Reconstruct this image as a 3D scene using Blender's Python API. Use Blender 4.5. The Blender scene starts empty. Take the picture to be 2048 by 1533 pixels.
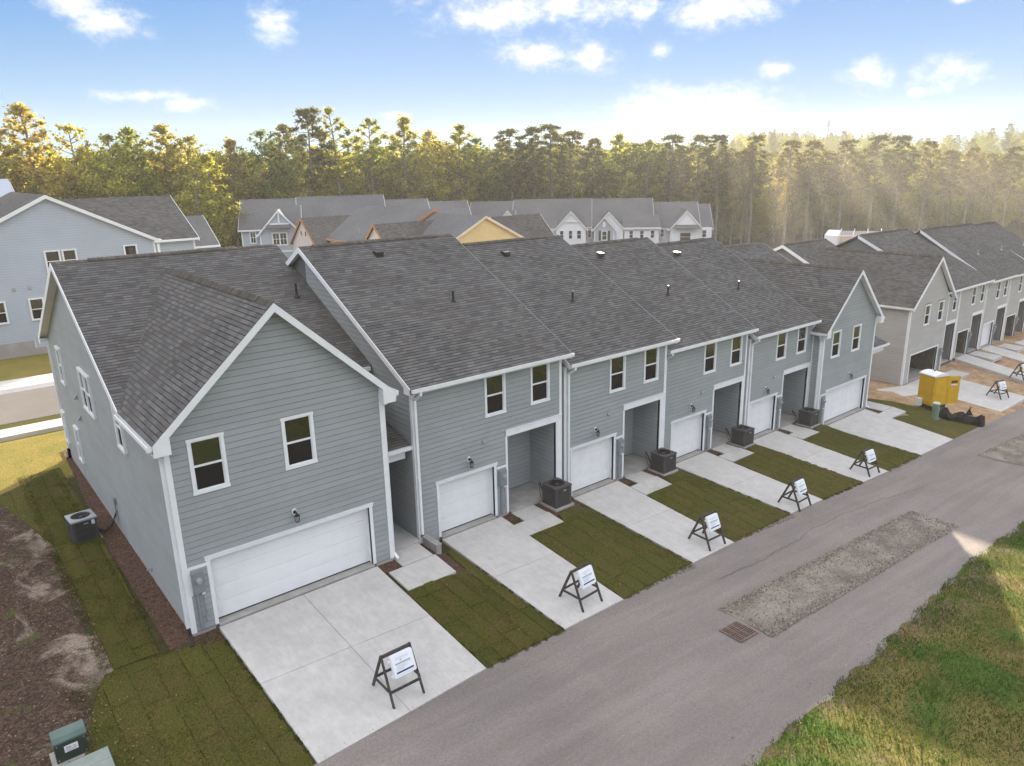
import bpy, math, random
import numpy as np
from mathutils import Vector, Matrix
R = math.radians
rnd = random.Random(7)
SC = bpy.context.scene
COL = SC.collection
# ------------------------------------------------------------------ camera, sky, sun, exposure
CAMH = 12.111
cam = bpy.data.objects.new('camera', bpy.data.cameras.new('camera')); COL.objects.link(cam)
cam.data.sensor_width = 36; cam.data.lens = 26.107; cam.data.clip_start = .1; cam.data.clip_end = 5000
_r = Vector((.774972, -.631655, -.020754)); _u = Vector((.192149, .204208, .959884)); _f = Vector((.602078, .747871, -.279628))
cam.matrix_world = Matrix(((_r.x, _u.x, -_f.x, 0), (_r.y, _u.y, -_f.y, 0), (_r.z, _u.z, -_f.z, CAMH), (0, 0, 0, 1)))
SC.camera = cam
SUN_AZ, SUN_EL = R(54.0), R(13.05)          # azimuth measured from +Y towards +X
sun = bpy.data.objects.new('sun', bpy.data.lights.new('sun', 'SUN')); COL.objects.link(sun)
sun.data.energy = 5.0; sun.data.angle = R(.55); sun.data.color = (1, .86, .66)
_d = Vector((math.sin(SUN_AZ) * math.cos(SUN_EL), math.cos(SUN_AZ) * math.cos(SUN_EL), math.sin(SUN_EL)))
sun.rotation_euler = _d.to_track_quat('Z', 'Y').to_euler()
SC.view_settings.view_transform = 'Standard'; SC.view_settings.look = 'None'
SC.view_settings.exposure = 2.1; SC.view_settings.gamma = 1
try: SC.view_settings.use_curve_mapping = False
except Exception: pass
SC.render.engine = 'CYCLES'
SC.cycles.use_denoising = True
SC.cycles.max_bounces = 6; SC.cycles.diffuse_bounces = 3; SC.cycles.glossy_bounces = 3
SC.cycles.transmission_bounces = 3; SC.cycles.transparent_max_bounces = 6; SC.cycles.volume_bounces = 0
SC.cycles.volume_step_rate = 1
SKY_STRENGTH = .06
HAZE = .00033; HAZE_G = .15

class NT:
    """small node-tree writer"""
    def __init__(s, nt):
        s.t = nt; s.t.nodes.clear()
    def n(s, typ, **kw):
        nd = s.t.nodes.new(typ)
        for k, v in kw.items():
            if k == 'inp':
                for a, b in v.items(): s.set(nd, a, b)
            else: setattr(nd, k, v)
        return nd
    def set(s, nd, k, v):
        sk = nd.inputs[k]
        if isinstance(v, bpy.types.NodeSocket): s.t.links.new(v, sk)
        elif isinstance(v, bpy.types.Node): s.t.links.new(v.outputs[0], sk)
        else:
            if isinstance(v, tuple) and len(v) == 3 and sk.type == 'RGBA': v = (*v, 1)
            sk.default_value = v
    def m(s, op, a, b=None, c=None, clamp=False):
        nd = s.t.nodes.new('ShaderNodeMath'); nd.operation = op; nd.use_clamp = clamp
        for i, v in enumerate((a, b, c)):
            if v is not None: s.set(nd, i, v)
        return nd.outputs[0]
    def mr(s, v, a, b, c=0., d=1., smooth=True):
        nd = s.t.nodes.new('ShaderNodeMapRange')
        if smooth: nd.interpolation_type = 'SMOOTHSTEP'
        for i, x in enumerate((v, a, b, c, d)): s.set(nd, i, x)
        return nd.outputs[0]
    def mix(s, f, a, b, mode='MIX'):
        nd = s.t.nodes.new('ShaderNodeMix'); nd.data_type = 'RGBA'; nd.blend_type = mode
        s.set(nd, 0, f); s.set(nd, 6, a); s.set(nd, 7, b); return nd.outputs[2]
    def noise(s, vec, scale, detail=4, rough=.55, dist=0):
        nd = s.t.nodes.new('ShaderNodeTexNoise')
        for k, v in (('Vector', vec), ('Scale', scale), ('Detail', detail), ('Roughness', rough), ('Distortion', dist)): s.set(nd, k, v)
        return nd.outputs[0]
    def pos(s): return s.t.nodes.new('ShaderNodeNewGeometry').outputs[0]
    def scl(s, v, x, y, z):
        nd = s.t.nodes.new('ShaderNodeVectorMath'); nd.operation = 'MULTIPLY'; s.set(nd, 0, v); nd.inputs[1].default_value = (x, y, z); return nd.outputs[0]

# world: Nishita sky with scattered fair-weather clouds laid on the sky dome by direction
W = bpy.data.worlds.new('World'); SC.world = W; W.use_nodes = True
w = NT(W.node_tree)
sky = w.n('ShaderNodeTexSky', sky_type='NISHITA', sun_disc=False)
sky.sun_elevation = SUN_EL; sky.sun_rotation = SUN_AZ; sky.air_density = 1.0; sky.dust_density = .6; sky.ozone_density = 2.0; sky.altitude = 100
tc = w.n('ShaderNodeTexCoord'); sep = w.n('ShaderNodeSeparateXYZ', inp={0: tc.outputs[0]})
azn = w.m('ARCTAN2', sep.outputs[0], sep.outputs[1])
eln = w.m('ARCSINE', sep.outputs[2])
CL = [(.2255,.1606,.040,.020),(.197,.178,.03,.02),(.4004,.1626,.026,.026),(.2529,.0872,.050,.008),(.295,.079,.03,.010),(.7341,.1838,.150,.026),(.64,.172,.06,.018),(.9422,.1739,.0617,.0232),(.7214,.1319,.0526,.020),(.79,.128,.033,.018),(.9127,.0684,.0992,.0257),(1.0034,.1035,.018,.012),(1.0990,.0924,.0284,.0200),(1.1862,.0916,.0330,.0202),(1.1573,.0705,.0099,.0063),(.9789,.0459,.12,.009),(.8712,.1322,.014,.010),(1.1168,.0460,.0410,.009),(.5377,.0644,.0156,.0059),(1.187,.1599,.0093,.0048)]
mask = None
for a, e, ra, re in CL:
    x = w.m('DIVIDE', w.m('SUBTRACT', azn, a), ra * 1.35); y = w.m('DIVIDE', w.m('SUBTRACT', eln, e), re * 1.35)
    dd = w.m('SQRT', w.m('ADD', w.m('MULTIPLY', x, x), w.m('MULTIPLY', y, y)))
    v = w.m('SUBTRACT', 1.0, dd)
    mask = v if mask is None else w.m('MAXIMUM', mask, v)
cv = w.n('ShaderNodeCombineXYZ', inp={0: azn, 1: w.m('MULTIPLY', eln, 1.5), 2: 0.})
n1 = w.noise(cv.outputs[0], 17, 8, .6, .3); n2 = w.noise(cv.outputs[0], 60, 6, .65)
# denser, brighter cloud added out of view as fill light for shaded faces
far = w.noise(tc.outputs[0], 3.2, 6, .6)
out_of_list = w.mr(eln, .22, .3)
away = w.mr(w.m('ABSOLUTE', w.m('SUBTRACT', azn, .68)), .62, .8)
fill_cloud = w.m('MULTIPLY', w.m('MAXIMUM', out_of_list, away), w.mr(far, .40, .60, 0., .9))
d = w.m('ADD', mask, w.m('MULTIPLY', w.m('SUBTRACT', n1, .5), 2.1))
d = w.m('ADD', d, w.m('MULTIPLY', w.m('SUBTRACT', n2, .5), 1.3))
cl = w.m('MULTIPLY', w.mr(d, .02, 1.15), w.mr(mask, -.6, .1))
cl = w.m('MAXIMUM', cl, fill_cloud)
hsv = w.n('ShaderNodeHueSaturation', inp={'Saturation': 1.2, 'Value': .42, 'Color': sky.outputs[0]})
grad = w.mix(w.mr(eln, .0, .24), (.50, 1.80, 3.35), (.05, 1.12, 3.2))
nish = w.mix(1.0, hsv.outputs[0], (2.3, 2.7, 3.3), 'DARKEN')
base = w.mix(.78, nish, grad)
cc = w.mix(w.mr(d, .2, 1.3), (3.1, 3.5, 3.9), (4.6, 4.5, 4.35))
cc = w.mix(w.mr(eln, .2, .45), cc, (13.2, 12.3, 11.3))  # cloud higher than the view made far brighter, to add fill light
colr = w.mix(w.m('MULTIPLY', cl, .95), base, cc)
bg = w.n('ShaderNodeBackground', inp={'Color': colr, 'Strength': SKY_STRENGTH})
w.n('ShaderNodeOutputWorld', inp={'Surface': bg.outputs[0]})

# ------------------------------------------------------------------ materials
MATS = {}
def mat(name, col, rough=.85, var=.12, vscale=1.5, bump=0., bscale=40., col2=None, spec=.3, fn=None, grain=0., metal=0.):
    if name in MATS: return MATS[name]
    m = bpy.data.materials.new(name); m.use_nodes = True; t = NT(m.node_tree); P = t.pos()
    n = t.noise(P, vscale, 5, .6)
    c = t.mix(t.mr(n, .3, .7), tuple(x * (1 - var) for x in col), tuple(min(1, x * (1 + var)) for x in col) if col2 is None else col2)
    if grain:
        g = t.noise(P, bscale * 1.7, 3, .7)
        c = t.mix(1.0, c, t.mr(g, .25, .75, 1 - grain, 1 + grain), 'MULTIPLY')
    if fn: c = fn(t, P, c)
    b = t.n('ShaderNodeBsdfPrincipled', inp={'Base Color': c, 'Roughness': rough, 'Specular IOR Level': spec, 'Metallic': metal})
    if bump:
        bn = t.n('ShaderNodeBump', inp={'Strength': bump, 'Distance': .02, 'Height': t.noise(P, bscale, 5, .65)})
        t.set(b, 'Normal', bn.outputs[0])
    t.n('ShaderNodeOutputMaterial', inp={0: b.outputs[0]})
    MATS[name] = m; return m

def tone_fn(amt, tint=None):
    def f(t, P, c):
        a = t.n('ShaderNodeAttribute', attribute_name='tone'); oi = t.n('ShaderNodeObjectInfo')
        v = t.m('FRACT', t.m('ADD', a.outputs['Fac'], t.m('MULTIPLY', oi.outputs['Random'], 7.31)))
        c = t.mix(t.m('GREATER_THAN', a.outputs['Fac'], 2.), c, (.016, .016, .017))  # shingle pigment band, darkened to paint the shadow line between courses
        c = t.mix(1.0, c, t.mr(v, 0., 1., 1 - amt, 1 + amt, False), 'MULTIPLY')
        if tint: c = t.mix(t.mr(t.m('FRACT', t.m('MULTIPLY', v, 5.7)), .55, 1., 0., .5), c, tint)
        return c
    return f
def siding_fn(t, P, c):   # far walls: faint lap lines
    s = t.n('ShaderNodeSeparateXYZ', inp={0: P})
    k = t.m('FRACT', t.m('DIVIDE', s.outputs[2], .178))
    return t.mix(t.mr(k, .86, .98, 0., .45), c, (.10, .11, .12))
SID = mat('siding_paint', (.285, .315, .32), .8, .05, .7, .12, 60, grain=.04)
LAP_SHADE = mat('sheathing_dark_lap_shade', (.12, .125, .127), .95)  # wall darkened so gaps between boards read as lap shadow lines
SIDB = mat('siding_board_paint', (.315, .335, .335), .75, .05, .7, .10, 60, fn=tone_fn(.035))
WHITE = mat('white_trim_paint', (.78, .79, .79), .6, .04, 2, .06, 50)
DOORW = mat('garage_door_white', (.80, .80, .80), .5, .03, 1.2, .10, 90)
SHING = mat('shingle', (.118, .115, .112), .95, .10, .5, .5, 160, fn=tone_fn(.26, (.115, .098, .090)), grain=.22, spec=.2)
CAPM = mat('ridge_cap_shingle', (.10, .088, .075), .95, .15, 2, .5, 120, fn=tone_fn(.2), grain=.2, spec=.2)
DECK = mat('roof_underlay', (.05, .05, .05), .95)
def conc_fn(t, P, c):
    n = t.noise(t.scl(P, 1, .25, 1), 9, 4, .6); n2 = t.noise(P, .55, 5, .62, .6)
    c = t.mix(1.0, c, t.mr(n, .3, .7, .95, 1.04), 'MULTIPLY'); c = t.mix(1.0, c, t.mr(t.noise(P, 2.6, 5, .7), .3, .7, .93, 1.05), 'MULTIPLY'); c = t.mix(t.mr(t.noise(P, 7, 2, .5), .74, .78, 0., .35), c, (.22, .20, .18))
    return t.mix(t.mr(n2, .60, .74, 0., .28), c, (.40, .33, .25))
CONC = mat('broom_finished_concrete', (.515, .495, .465), .85, .05, .9, .25, 120, fn=conc_fn, grain=.06)
CONC2 = mat('rough_concrete', (.36, .345, .32), .9, .12, 2, .4, 40, grain=.1)
FOUND = mat('foundation_concrete', (.36, .33, .31), .9, .12, .8, .2, 20, grain=.06)
def glass(name, col, rough=.04, ior=1.75):
    m = bpy.data.materials.new(name); m.use_nodes = True; t = NT(m.node_tree)
    n = t.noise(t.pos(), 1.3, 2)
    bn = t.n('ShaderNodeBump', inp={'Strength': .06, 'Distance': .05, 'Height': n})
    b = t.n('ShaderNodeBsdfPrincipled', inp={'Base Color': col, 'Roughness': rough, 'IOR': ior, 'Normal': bn.outputs[0]})
    t.n('ShaderNodeOutputMaterial', inp={0: b.outputs[0]}); return m
GLASS = glass('window_glass', (.012, .012, .010), .03, 1.85); SCREEN = glass('insect_screened_glass', (.02, .017, .017), .55, 1.08)
GLASSF = glass('far_window_glass', (.03, .035, .04), .08, 1.4)
BLACK = mat('black_metal', (.018, .017, .017), .5, .1)
DGREY = mat('condenser_grey', (.075, .07, .07), .55, .08, 3)
LGREY = mat('light_grey_metal', (.34, .35, .36), .5, .05, 2)
METER = mat('meter_box_grey', (.22, .245, .255), .5, .05, 3)
PIPE = mat('pvc_black', (.02, .02, .022), .5)
WOODD = mat('stained_dark_wood', (.062, .055, .05), .8, .35, 9, .3, 60)
SIGNW = mat('sign_plastic_white', (.80, .82, .84), .35, .02)
BLUE = mat('sign_blue', (.012, .035, .16), .5, .02); PRINT = mat('sign_print', (.33, .42, .50), .6, .05); RED = mat('sign_red', (.55, .06, .04), .6)
RUST = mat('cast_iron_rusty', (.19, .125, .10), .8, .3, 12, .4, 60)
HOLE = mat('drain_dark', (.006, .006, .006), .9)
BRACKET = mat('lamp_backplate_white', (.7, .7, .7), .5)
LGLASS = glass('lantern_glass', (.35, .35, .33), .1, 1.5)
def asph_fn(t, P, c):
    s = t.n('ShaderNodeSeparateXYZ', inp={0: P})
    tr = t.noise(t.scl(P, .06, 1.1, 1), 1.6, 5, .6, .4)
    c = t.mix(1.0, c, t.mr(tr, .3, .72, .90, 1.10), 'MULTIPLY')
    c = t.mix(1.0, c, t.mr(t.noise(P, 14, 5, .8), .3, .7, .86, 1.14), 'MULTIPLY')
    b = t.noise(P, .32, 6, .65, .8)
    c = t.mix(t.mr(b, .52, .78, 0., .5), c, (.27, .235, .205))
    sp = t.noise(P, 5.5, 2, .5)
    c = t.mix(t.mr(sp, .74, .80, 0., .5), c, (.34, .31, .28))
    return t.mix(1.0, c, t.mr(t.noise(P, 75, 3, .8), .3, .7, .72, 1.28), 'MULTIPLY')
ASPH = mat('worn_asphalt', (.218, .188, .170), .88, .08, .25, .5, 90, fn=asph_fn)
STREETM = mat('street_asphalt', (.15, .135, .125), .9, .08, .3, .3, 60, grain=.08)
GRAVM = mat('compacted_gravel', (.20, .172, .138), .95, .3, 1.1, .8, 60, col2=(.29, .255, .21), grain=.3)
STONE = mat('crushed_stone', (.235, .205, .17), .95, .3, 30, fn=tone_fn(.5))
def grass_fn(a, b, sc=.8):
    def f(t, P, c):
        n = t.noise(P, sc, 6, .68, .5); c = t.mix(t.mr(n, .42, .66), a, b)
        c = t.mix(1.0, c, t.mr(t.noise(P, 26, 4, .75), .3, .7, .45, 1.5), 'MULTIPLY')
        n3 = t.noise(P, 3.2, 4, .7); at = t.n('ShaderNodeAttribute', attribute_name='tone')
        c = t.mix(1.0, c, t.mix(at.outputs['Fac'], (.90, .92, .9), (1.08, 1.05, 1.0)), 'MULTIPLY')
        return t.mix(t.mr(n3, .60, .78, 0., .55), c, (.12, .075, .045))
    return f
SOD = mat('sod_grass', (.07, .08, .02), .95, fn=grass_fn((.078, .080, .016), (.098, .078, .024)), bump=1.0, bscale=38, spec=.1)
SODG = mat('sod_grass_green', (.06, .08, .02), .95, fn=grass_fn((.055, .085, .014), (.085, .082, .018), 1.1), bump=1.0, bscale=38, spec=.1)
MULCHM = mat('pine_bark_mulch', (.085, .040, .026), .95, .5, 14, 1.0, 45, col2=(.135, .08, .052), grain=.5)
def ground_fn(t, P, c):
    s = t.n('ShaderNodeSeparateXYZ', inp={0: P}); x, y = s.outputs[0], s.outputs[1]
    nz = t.noise(P, .55, 6, .65, .6); n2 = t.noise(P, .22, 5, .6, .4)
    det = t.mr(t.noise(P, 22, 4, .75), .3, .7, .5, 1.5)
    # verge over the alley: green, straw and thin patches
    g = t.mix(t.mr(nz, .44, .58), (.055, .100, .016), (.095, .105, .024))
    g = t.mix(t.mr(n2, .46, .60), g, (.165, .135, .040))
    g = t.mix(t.mr(nz, .57, .70), g, (.19, .135, .08)); g = t.mix(t.m('MULTIPLY', t.mr(y, 6.2, 7.6), t.mr(t.noise(P, 1.1, 4, .6), .42, .6)), g, (.16, .11, .07))
    # dark leaf-strewn soil with pale sandy patches at the left
    so = t.mix(t.mr(t.noise(P, 9, 5, .8), .42, .62), (.050, .032, .024), (.11, .075, .055))
    so = t.mix(t.mr(t.m('ADD', t.noise(P, .55, 7, .68, .9), t.mr(x, -.5, 2.4, -.05, .09)), .53, .68), so, (.27, .22, .175))
    so = t.mix(t.mr(t.noise(P, .9, 4, .6), .60, .68), so, (.07, .09, .02))
    # bare clay between the far driveways
    cl = t.mix(t.mr(t.noise(P, 1.3, 6, .7), .40, .62), (.30, .19, .105), (.42, .30, .19))
    lw = t.mix(t.mr(t.noise(P, .5, 6, .65), .4, .65), (.25, .195, .05), (.19, .17, .04))
    c = t.mix(t.mr(t.m('ADD', x, t.m('MULTIPLY', nz, .8)), 3.0, 3.3), so, (.055, .052, .018)); c = t.mix(t.m('MULTIPLY', t.mr(x, 1.2, 1.8), t.mr(y, 19.5, 18.8)), c, (.055, .052, .018))
    c = t.mix(t.mr(t.m('ADD', y, t.m('MULTIPLY', x, -.2)), 33.6, 34.2), c, lw)
    c = t.mix(t.mr(x, 44.5, 46.5), c, cl)
    c = t.mix(t.mr(y, 11., 9.8), c, g)
    c = t.mix(t.mr(y, 60., 75.), c, (.10, .09, .035))
    c = t.mix(t.mr(t.m('SQRT', t.m('ADD', t.m('MULTIPLY', x, x), t.m('MULTIPLY', y, y))), 100., 135.), c, (.045, .038, .018))
    return t.mix(1.0, c, det, 'MULTIPLY')
GROUND = mat('ground_soil_and_grass', (.1, .1, .1), .95, fn=ground_fn, bump=1.0, bscale=26, spec=.1)
LEAFM = mat('dead_leaf', (.22, .13, .07), .9, fn=tone_fn(.6, (.34, .24, .14)), spec=.1)
def blade_mat(name, a, b):
    m = bpy.data.materials.new(name); m.use_nodes = True; t = NT(m.node_tree)
    at = t.n('ShaderNodeAttribute', attribute_name='tone'); P = t.pos()
    c = t.mix(t.mr(t.noise(P, .55, 6, .65, .6), .48, .62), a, b)
    c = t.mix(1.0, c, t.mr(at.outputs['Fac'], 0., 1., .55, 1.45, False), 'MULTIPLY')
    d = t.n('ShaderNodeBsdfDiffuse', inp={0: c}); tr = t.n('ShaderNodeBsdfTranslucent', inp={0: c})
    mx = t.n('ShaderNodeMixShader', inp={0: .4, 1: d.outputs[0], 2: tr.outputs[0]})
    t.n('ShaderNodeOutputMaterial', inp={0: mx.outputs[0]}); return m
BLADE = blade_mat('grass_blade', (.075, .125, .018), (.17, .155, .035)); BLADES = blade_mat('sod_blade', (.085, .095, .016), (.115, .095, .028))

# ------------------------------------------------------------------ mesh helpers
ORG = {}
class MB:
    def __init__(s): s.v = []; s.f = []; s.tone = []
    def face(s, pts, tone=None):
        i = len(s.v); s.v += [tuple(p) for p in pts]; s.f.append(tuple(range(i, i + len(pts)))); s.tone.append(rnd.random() if tone is None else tone)
    def prism(s, pts, vec, tone=None, caps=(1, 1)):
        tone = rnd.random() if tone is None else tone
        a = [Vector(p) for p in pts]; b = [p + Vector(vec) for p in a]; n = len(a); i = len(s.v)
        s.v += [tuple(p) for p in a + b]
        if caps[0]: s.f.append(tuple(range(i, i + n))[::-1]); s.tone.append(tone)
        if caps[1]: s.f.append(tuple(range(i + n, i + 2 * n))); s.tone.append(tone)
        for k in range(n):
            j = (k + 1) % n; s.f.append((i + k, i + j, i + n + j, i + n + k)); s.tone.append(tone)
        return s
    def box(s, x0, x1, y0, y1, z0, z1, tone=None):
        return s.prism([(x0, y0, z0), (x1, y0, z0), (x1, y1, z0), (x0, y1, z0)], (0, 0, z1 - z0), tone)
    def bar(s, p, q, w, h, up=(0, 0, 1), down=False):
        """rectangular bar p to q, width w across, height h along up (hanging below the line if down)"""
        p, q = Vector(p), Vector(q); d = (q - p).normalized(); u = Vector(up); side = d.cross(u).normalized(); u = side.cross(d).normalized()
        o0, o1 = (-h, 0) if down else (-h / 2, h / 2)
        return s.prism([p - side * w / 2 + u * o0, p + side * w / 2 + u * o0, p + side * w / 2 + u * o1, p - side * w / 2 + u * o1], q - p)
    def tube(s, path, r, n=8, r2=None):
        path = [Vector(p) for p in path]; rings = []; i0 = len(s.v); t = rnd.random()
        for k, p in enumerate(path):
            d = (path[min(k + 1, len(path) - 1)] - path[max(k - 1, 0)]).normalized()
            a = d.orthogonal().normalized() if k == 0 else (prev - d * prev.dot(d)).normalized()
            prev = a; b = d.cross(a); rr = r if r2 is None else r + (r2 - r) * k / (len(path) - 1)
            s.v += [tuple(p + (a * math.cos(2 * math.pi * j / n) + b * math.sin(2 * math.pi * j / n)) * rr) for j in range(n)]
        for k in range(len(path) - 1):
            for j in range(n):
                a = i0 + k * n + j; b = i0 + k * n + (j + 1) % n; s.f.append((a, b, b + n, a + n)); s.tone.append(t)
        s.f.append(tuple(range(i0, i0 + n))[::-1]); s.f.append(tuple(range(i0 + n * (len(path) - 1), i0 + n * len(path)))); s.tone += [t, t]
        return s
    def cyl(s, c, r, h, n=16, r2=None, axis=(0, 0, 1)):
        c = Vector(c); return s.tube([c, c + Vector(axis) * h], r, n, r2)
    def build(s, name, m, parent=None, kind=None, smooth=False, **props):
        o_ = Vector(ORG.get(parent.name, (0, 0, 0))) if parent else Vector((0, 0, 0))
        me = bpy.data.meshes.new(name)
        me.from_pydata([(a - o_.x, b - o_.y, c - o_.z) for a, b, c in s.v], [], s.f)
        me.materials.append(m)
        at = me.attributes.new('tone', 'FLOAT', 'FACE'); at.data.foreach_set('value', s.tone)
        if smooth: me.polygons.foreach_set('use_smooth', [True] * len(me.polygons))
        me.update()
        o = bpy.data.objects.new(name, me); COL.objects.link(o)
        if parent: o.parent = parent; ORG[o.name] = tuple(o_)
        if kind: o['kind'] = kind
        for k, v in props.items(): o[k] = v
        return o
def thing(name, loc, label, cat, group=None, rz=0):
    o = bpy.data.objects.new(name, None); COL.objects.link(o); o.location = loc; o.rotation_euler.z = rz
    o['label'] = label; o['category'] = cat; o.empty_display_size = .3
    if group: o['group'] = group
    ORG[o.name] = tuple(loc); return o
def local(t):            # parts of this thing are given in its own coordinates
    ORG[t.name] = (0, 0, 0); return t
def copy_thing(o, loc, rz, label, group=None, parent=None):
    c = o.copy(); COL.objects.link(c); c.parent = parent
    if parent is None:
        c.location = loc; c.rotation_euler.z = rz; c['label'] = label
        if group: c['group'] = group
    for ch in list(o.children): copy_thing(ch, None, None, None, None, c)
    return c
def bmesh_np(name, V, F, m, tone=None, parent=None, kind=None, link=True, nside=4):
    me = bpy.data.meshes.new(name); n = len(F)
    me.vertices.add(len(V)); me.vertices.foreach_set('co', np.asarray(V, dtype=np.float32).ravel())
    me.loops.add(n * nside); me.loops.foreach_set('vertex_index', np.asarray(F, dtype=np.int32).ravel())
    me.polygons.add(n); me.polygons.foreach_set('loop_start', np.arange(0, n * nside, nside, dtype=np.int32)); me.polygons.foreach_set('loop_total', np.full(n, nside, dtype=np.int32))
    me.materials.append(m)
    if tone is not None:
        at = me.attributes.new('tone', 'FLOAT', 'FACE'); at.data.foreach_set('value', np.asarray(tone, dtype=np.float32))
    me.update(); me.validate()
    o = bpy.data.objects.new(name, me)
    if link: COL.objects.link(o)
    if parent: o.parent = parent
    if kind: o['kind'] = kind
    return o
def clip(poly, a, b, c):
    """keep a*u+b*v<=c"""
    out = []
    for i in range(len(poly)):
        p, q = poly[i], poly[(i + 1) % len(poly)]; dp = a * p[0] + b * p[1] - c; dq = a * q[0] + b * q[1] - c
        if dp <= 0: out.append(p)
        if dp * dq < 0:
            t = dp / (dp - dq); out.append((p[0] + (q[0] - p[0]) * t, p[1] + (q[1] - p[1]) * t))
    return out
def clip_to(poly, region):
    """region convex, counter-clockwise"""
    for i in range(len(region)):
        (x0, y0), (x1, y1) = region[i], region[(i + 1) % len(region)]
        poly = clip(poly, (y1 - y0), -(x1 - x0), (y1 - y0) * x0 - (x1 - x0) * y0)
        if len(poly) < 3: return []
    return poly
def area(p): return .5 * sum(p[i][0] * p[(i + 1) % len(p)][1] - p[(i + 1) % len(p)][0] * p[i][1] for i in range(len(p)))
def ccw(p): return p if area(p) > 0 else p[::-1]

class Plane:
    """wall plane: origin O, horizontal direction U, outward normal N; vertical is Z"""
    def __init__(s, O, U, N): s.O = Vector(O); s.U = Vector(U); s.N = Vector(N)
    def p(s, u, z, d=0): return s.O + s.U * u + Vector((0, 0, z)) + s.N * d
    def slab(s, mb, u0, u1, z0, z1, d0, d1, tone=None):
        return mb.prism([s.p(u0, z0, d0), s.p(u1, z0, d0), s.p(u1, z1, d0), s.p(u0, z1, d0)], s.N * (d1 - d0), tone)
EXPO = .178
def siding(pl, region, openings, parent, joined=None, zbase=0.):
    """lap siding boards, each its own mesh, clipped to the wall outline and cut round openings"""
    region = ccw(region); zs = [q[1] for q in region]; us = [q[0] for q in region]; k = 0; z = zbase
    while z < max(zs):
        if z + EXPO > min(zs):
            rects = [(min(us) - .01, max(us) + .01, z, z + EXPO - .016)]  # gap above each board shows the dark wall as its painted lap shadow
            for (a, b, c, d) in openings:
                nr = []
                for (u0, u1, z0, z1) in rects:
                    if b <= u0 or a >= u1 or d <= z0 or c >= z1: nr.append((u0, u1, z0, z1)); continue
                    if a > u0: nr.append((u0, a, z0, z1))
                    if b < u1: nr.append((b, u1, z0, z1))
                    m0, m1 = max(u0, a), min(u1, b)
                    if c > z0 + .02: nr.append((m0, m1, z0, c))
                    if d < z1 - .02: nr.append((m0, m1, d, z1))
                rects = nr
            off = (k * 1.31) % 3.66
            for (u0, u1, z0, z1) in rects:
                cuts = [u0]; x = math.floor((u0 - off) / 3.66) * 3.66 + off
                while x < u1:
                    if x > u0 + .3 and x < u1 - .3: cuts.append(x)
                    x += 3.66
                cuts.append(u1)
                for a, b in zip(cuts, cuts[1:]):
                    q = clip_to([(a, z0), (b - (.003 if b < u1 else 0), z0), (b - (.003 if b < u1 else 0), z1), (a, z1)], region)
                    if len(q) < 3 or abs(area(q)) < .004: continue
                    mb = joined if joined is not None else MB(); i = len(mb.v); n = len(q); tn = rnd.random()
                    f = [pl.p(u, zz, .020 - .014 * (zz - z) / EXPO) for u, zz in q]; bk = [pl.p(u, zz, 0) for u, zz in q]
                    mb.v += [tuple(c) for c in f + bk]; mb.f.append(tuple(range(i, i + n))); mb.tone.append(tn)
                    for e in range(n):
                        g = (e + 1) % n; mb.f.append((i + e, i + n + e, i + n + g, i + g)); mb.tone.append(tn)
                    if joined is None: mb.build('siding_board', SIDB, parent)
        z += EXPO; k += 1
def wall(pl, region, openings, mb, th=.1):
    """solid wall with openings; region convex polygon (u, z)"""
    region = ccw(region); us = sorted({min(q[0] for q in region), max(q[0] for q in region)} | {v for o in openings for v in o[:2]})
    zs = sorted({min(q[1] for q in region), max(q[1] for q in region)} | {v for o in openings for v in o[2:]})
    for a, b in zip(us, us[1:]):
        for c, d in zip(zs, zs[1:]):
            mu, mz = (a + b) / 2, (c + d) / 2
            if any(o[0] < mu < o[1] and o[2] < mz < o[3] for o in openings): continue
            q = clip_to([(a, c), (b, c), (b, d), (a, d)], region)
            if len(q) >= 3: mb.prism([pl.p(u, z, -th) for u, z in q], pl.N * th, .5)
def window(pl, u0, u1, z0, z1, parent, far=False, cols=1, solid=False, grid=False):
    if far or solid: pl = Plane(pl.p(0, 0, .062), pl.U, pl.N)
    t = .085 if not far else .11; f = MB()
    pl.slab(f, u0, u0 + t, z0 + t, z1 - t, -.06, .04); pl.slab(f, u1 - t, u1, z0 + t, z1 - t, -.06, .04)
    pl.slab(f, u0 - .012, u1 + .012, z1 - t, z1, -.06, .046); pl.slab(f, u0 - .012, u1 + .012, z0, z0 + t, -.06, .046)
    w = (u1 - u0) / cols
    for k in range(1, cols): pl.slab(f, u0 + w * k - .05, u0 + w * k + .05, z0 + t, z1 - t, -.06, .038)
    o = f.build('window', WHITE, parent); zm = (z0 + z1) / 2
    for k in range(cols):
        a = u0 + w * k + (t if k == 0 else .05); b = u0 + w * (k + 1) - (t if k == cols - 1 else .05)
        rl = MB(); pl.slab(rl, a, b, zm - .03, zm + .025, -.05, .012)
        if grid: pl.slab(rl, (a + b) / 2 - .02, (a + b) / 2 + .02, z0 + t, z1 - t, -.05, .008)
        s_ = .03
        for (c, e, g, h) in ((a, a + s_, z0 + t, z1 - t), (b - s_, b, z0 + t, z1 - t), (a + s_, b - s_, z0 + t, z0 + t + s_), (a + s_, b - s_, z1 - t - s_, z1 - t)): pl.slab(rl, c, e, g, h, -.05, .005)
        rl.build('sash', WHITE, o)
        up = MB(); pl.slab(up, a + s_, b - s_, zm + .025, z1 - t - s_, -.05, -.012); up.build('pane', GLASSF if far else GLASS, o)
        lo = MB(); pl.slab(lo, a + s_, b - s_, z0 + t + s_, zm - .03, -.05, -.025); lo.build('pane', GLASSF if far else SCREEN, o)
    return o
SH_V = []
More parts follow.
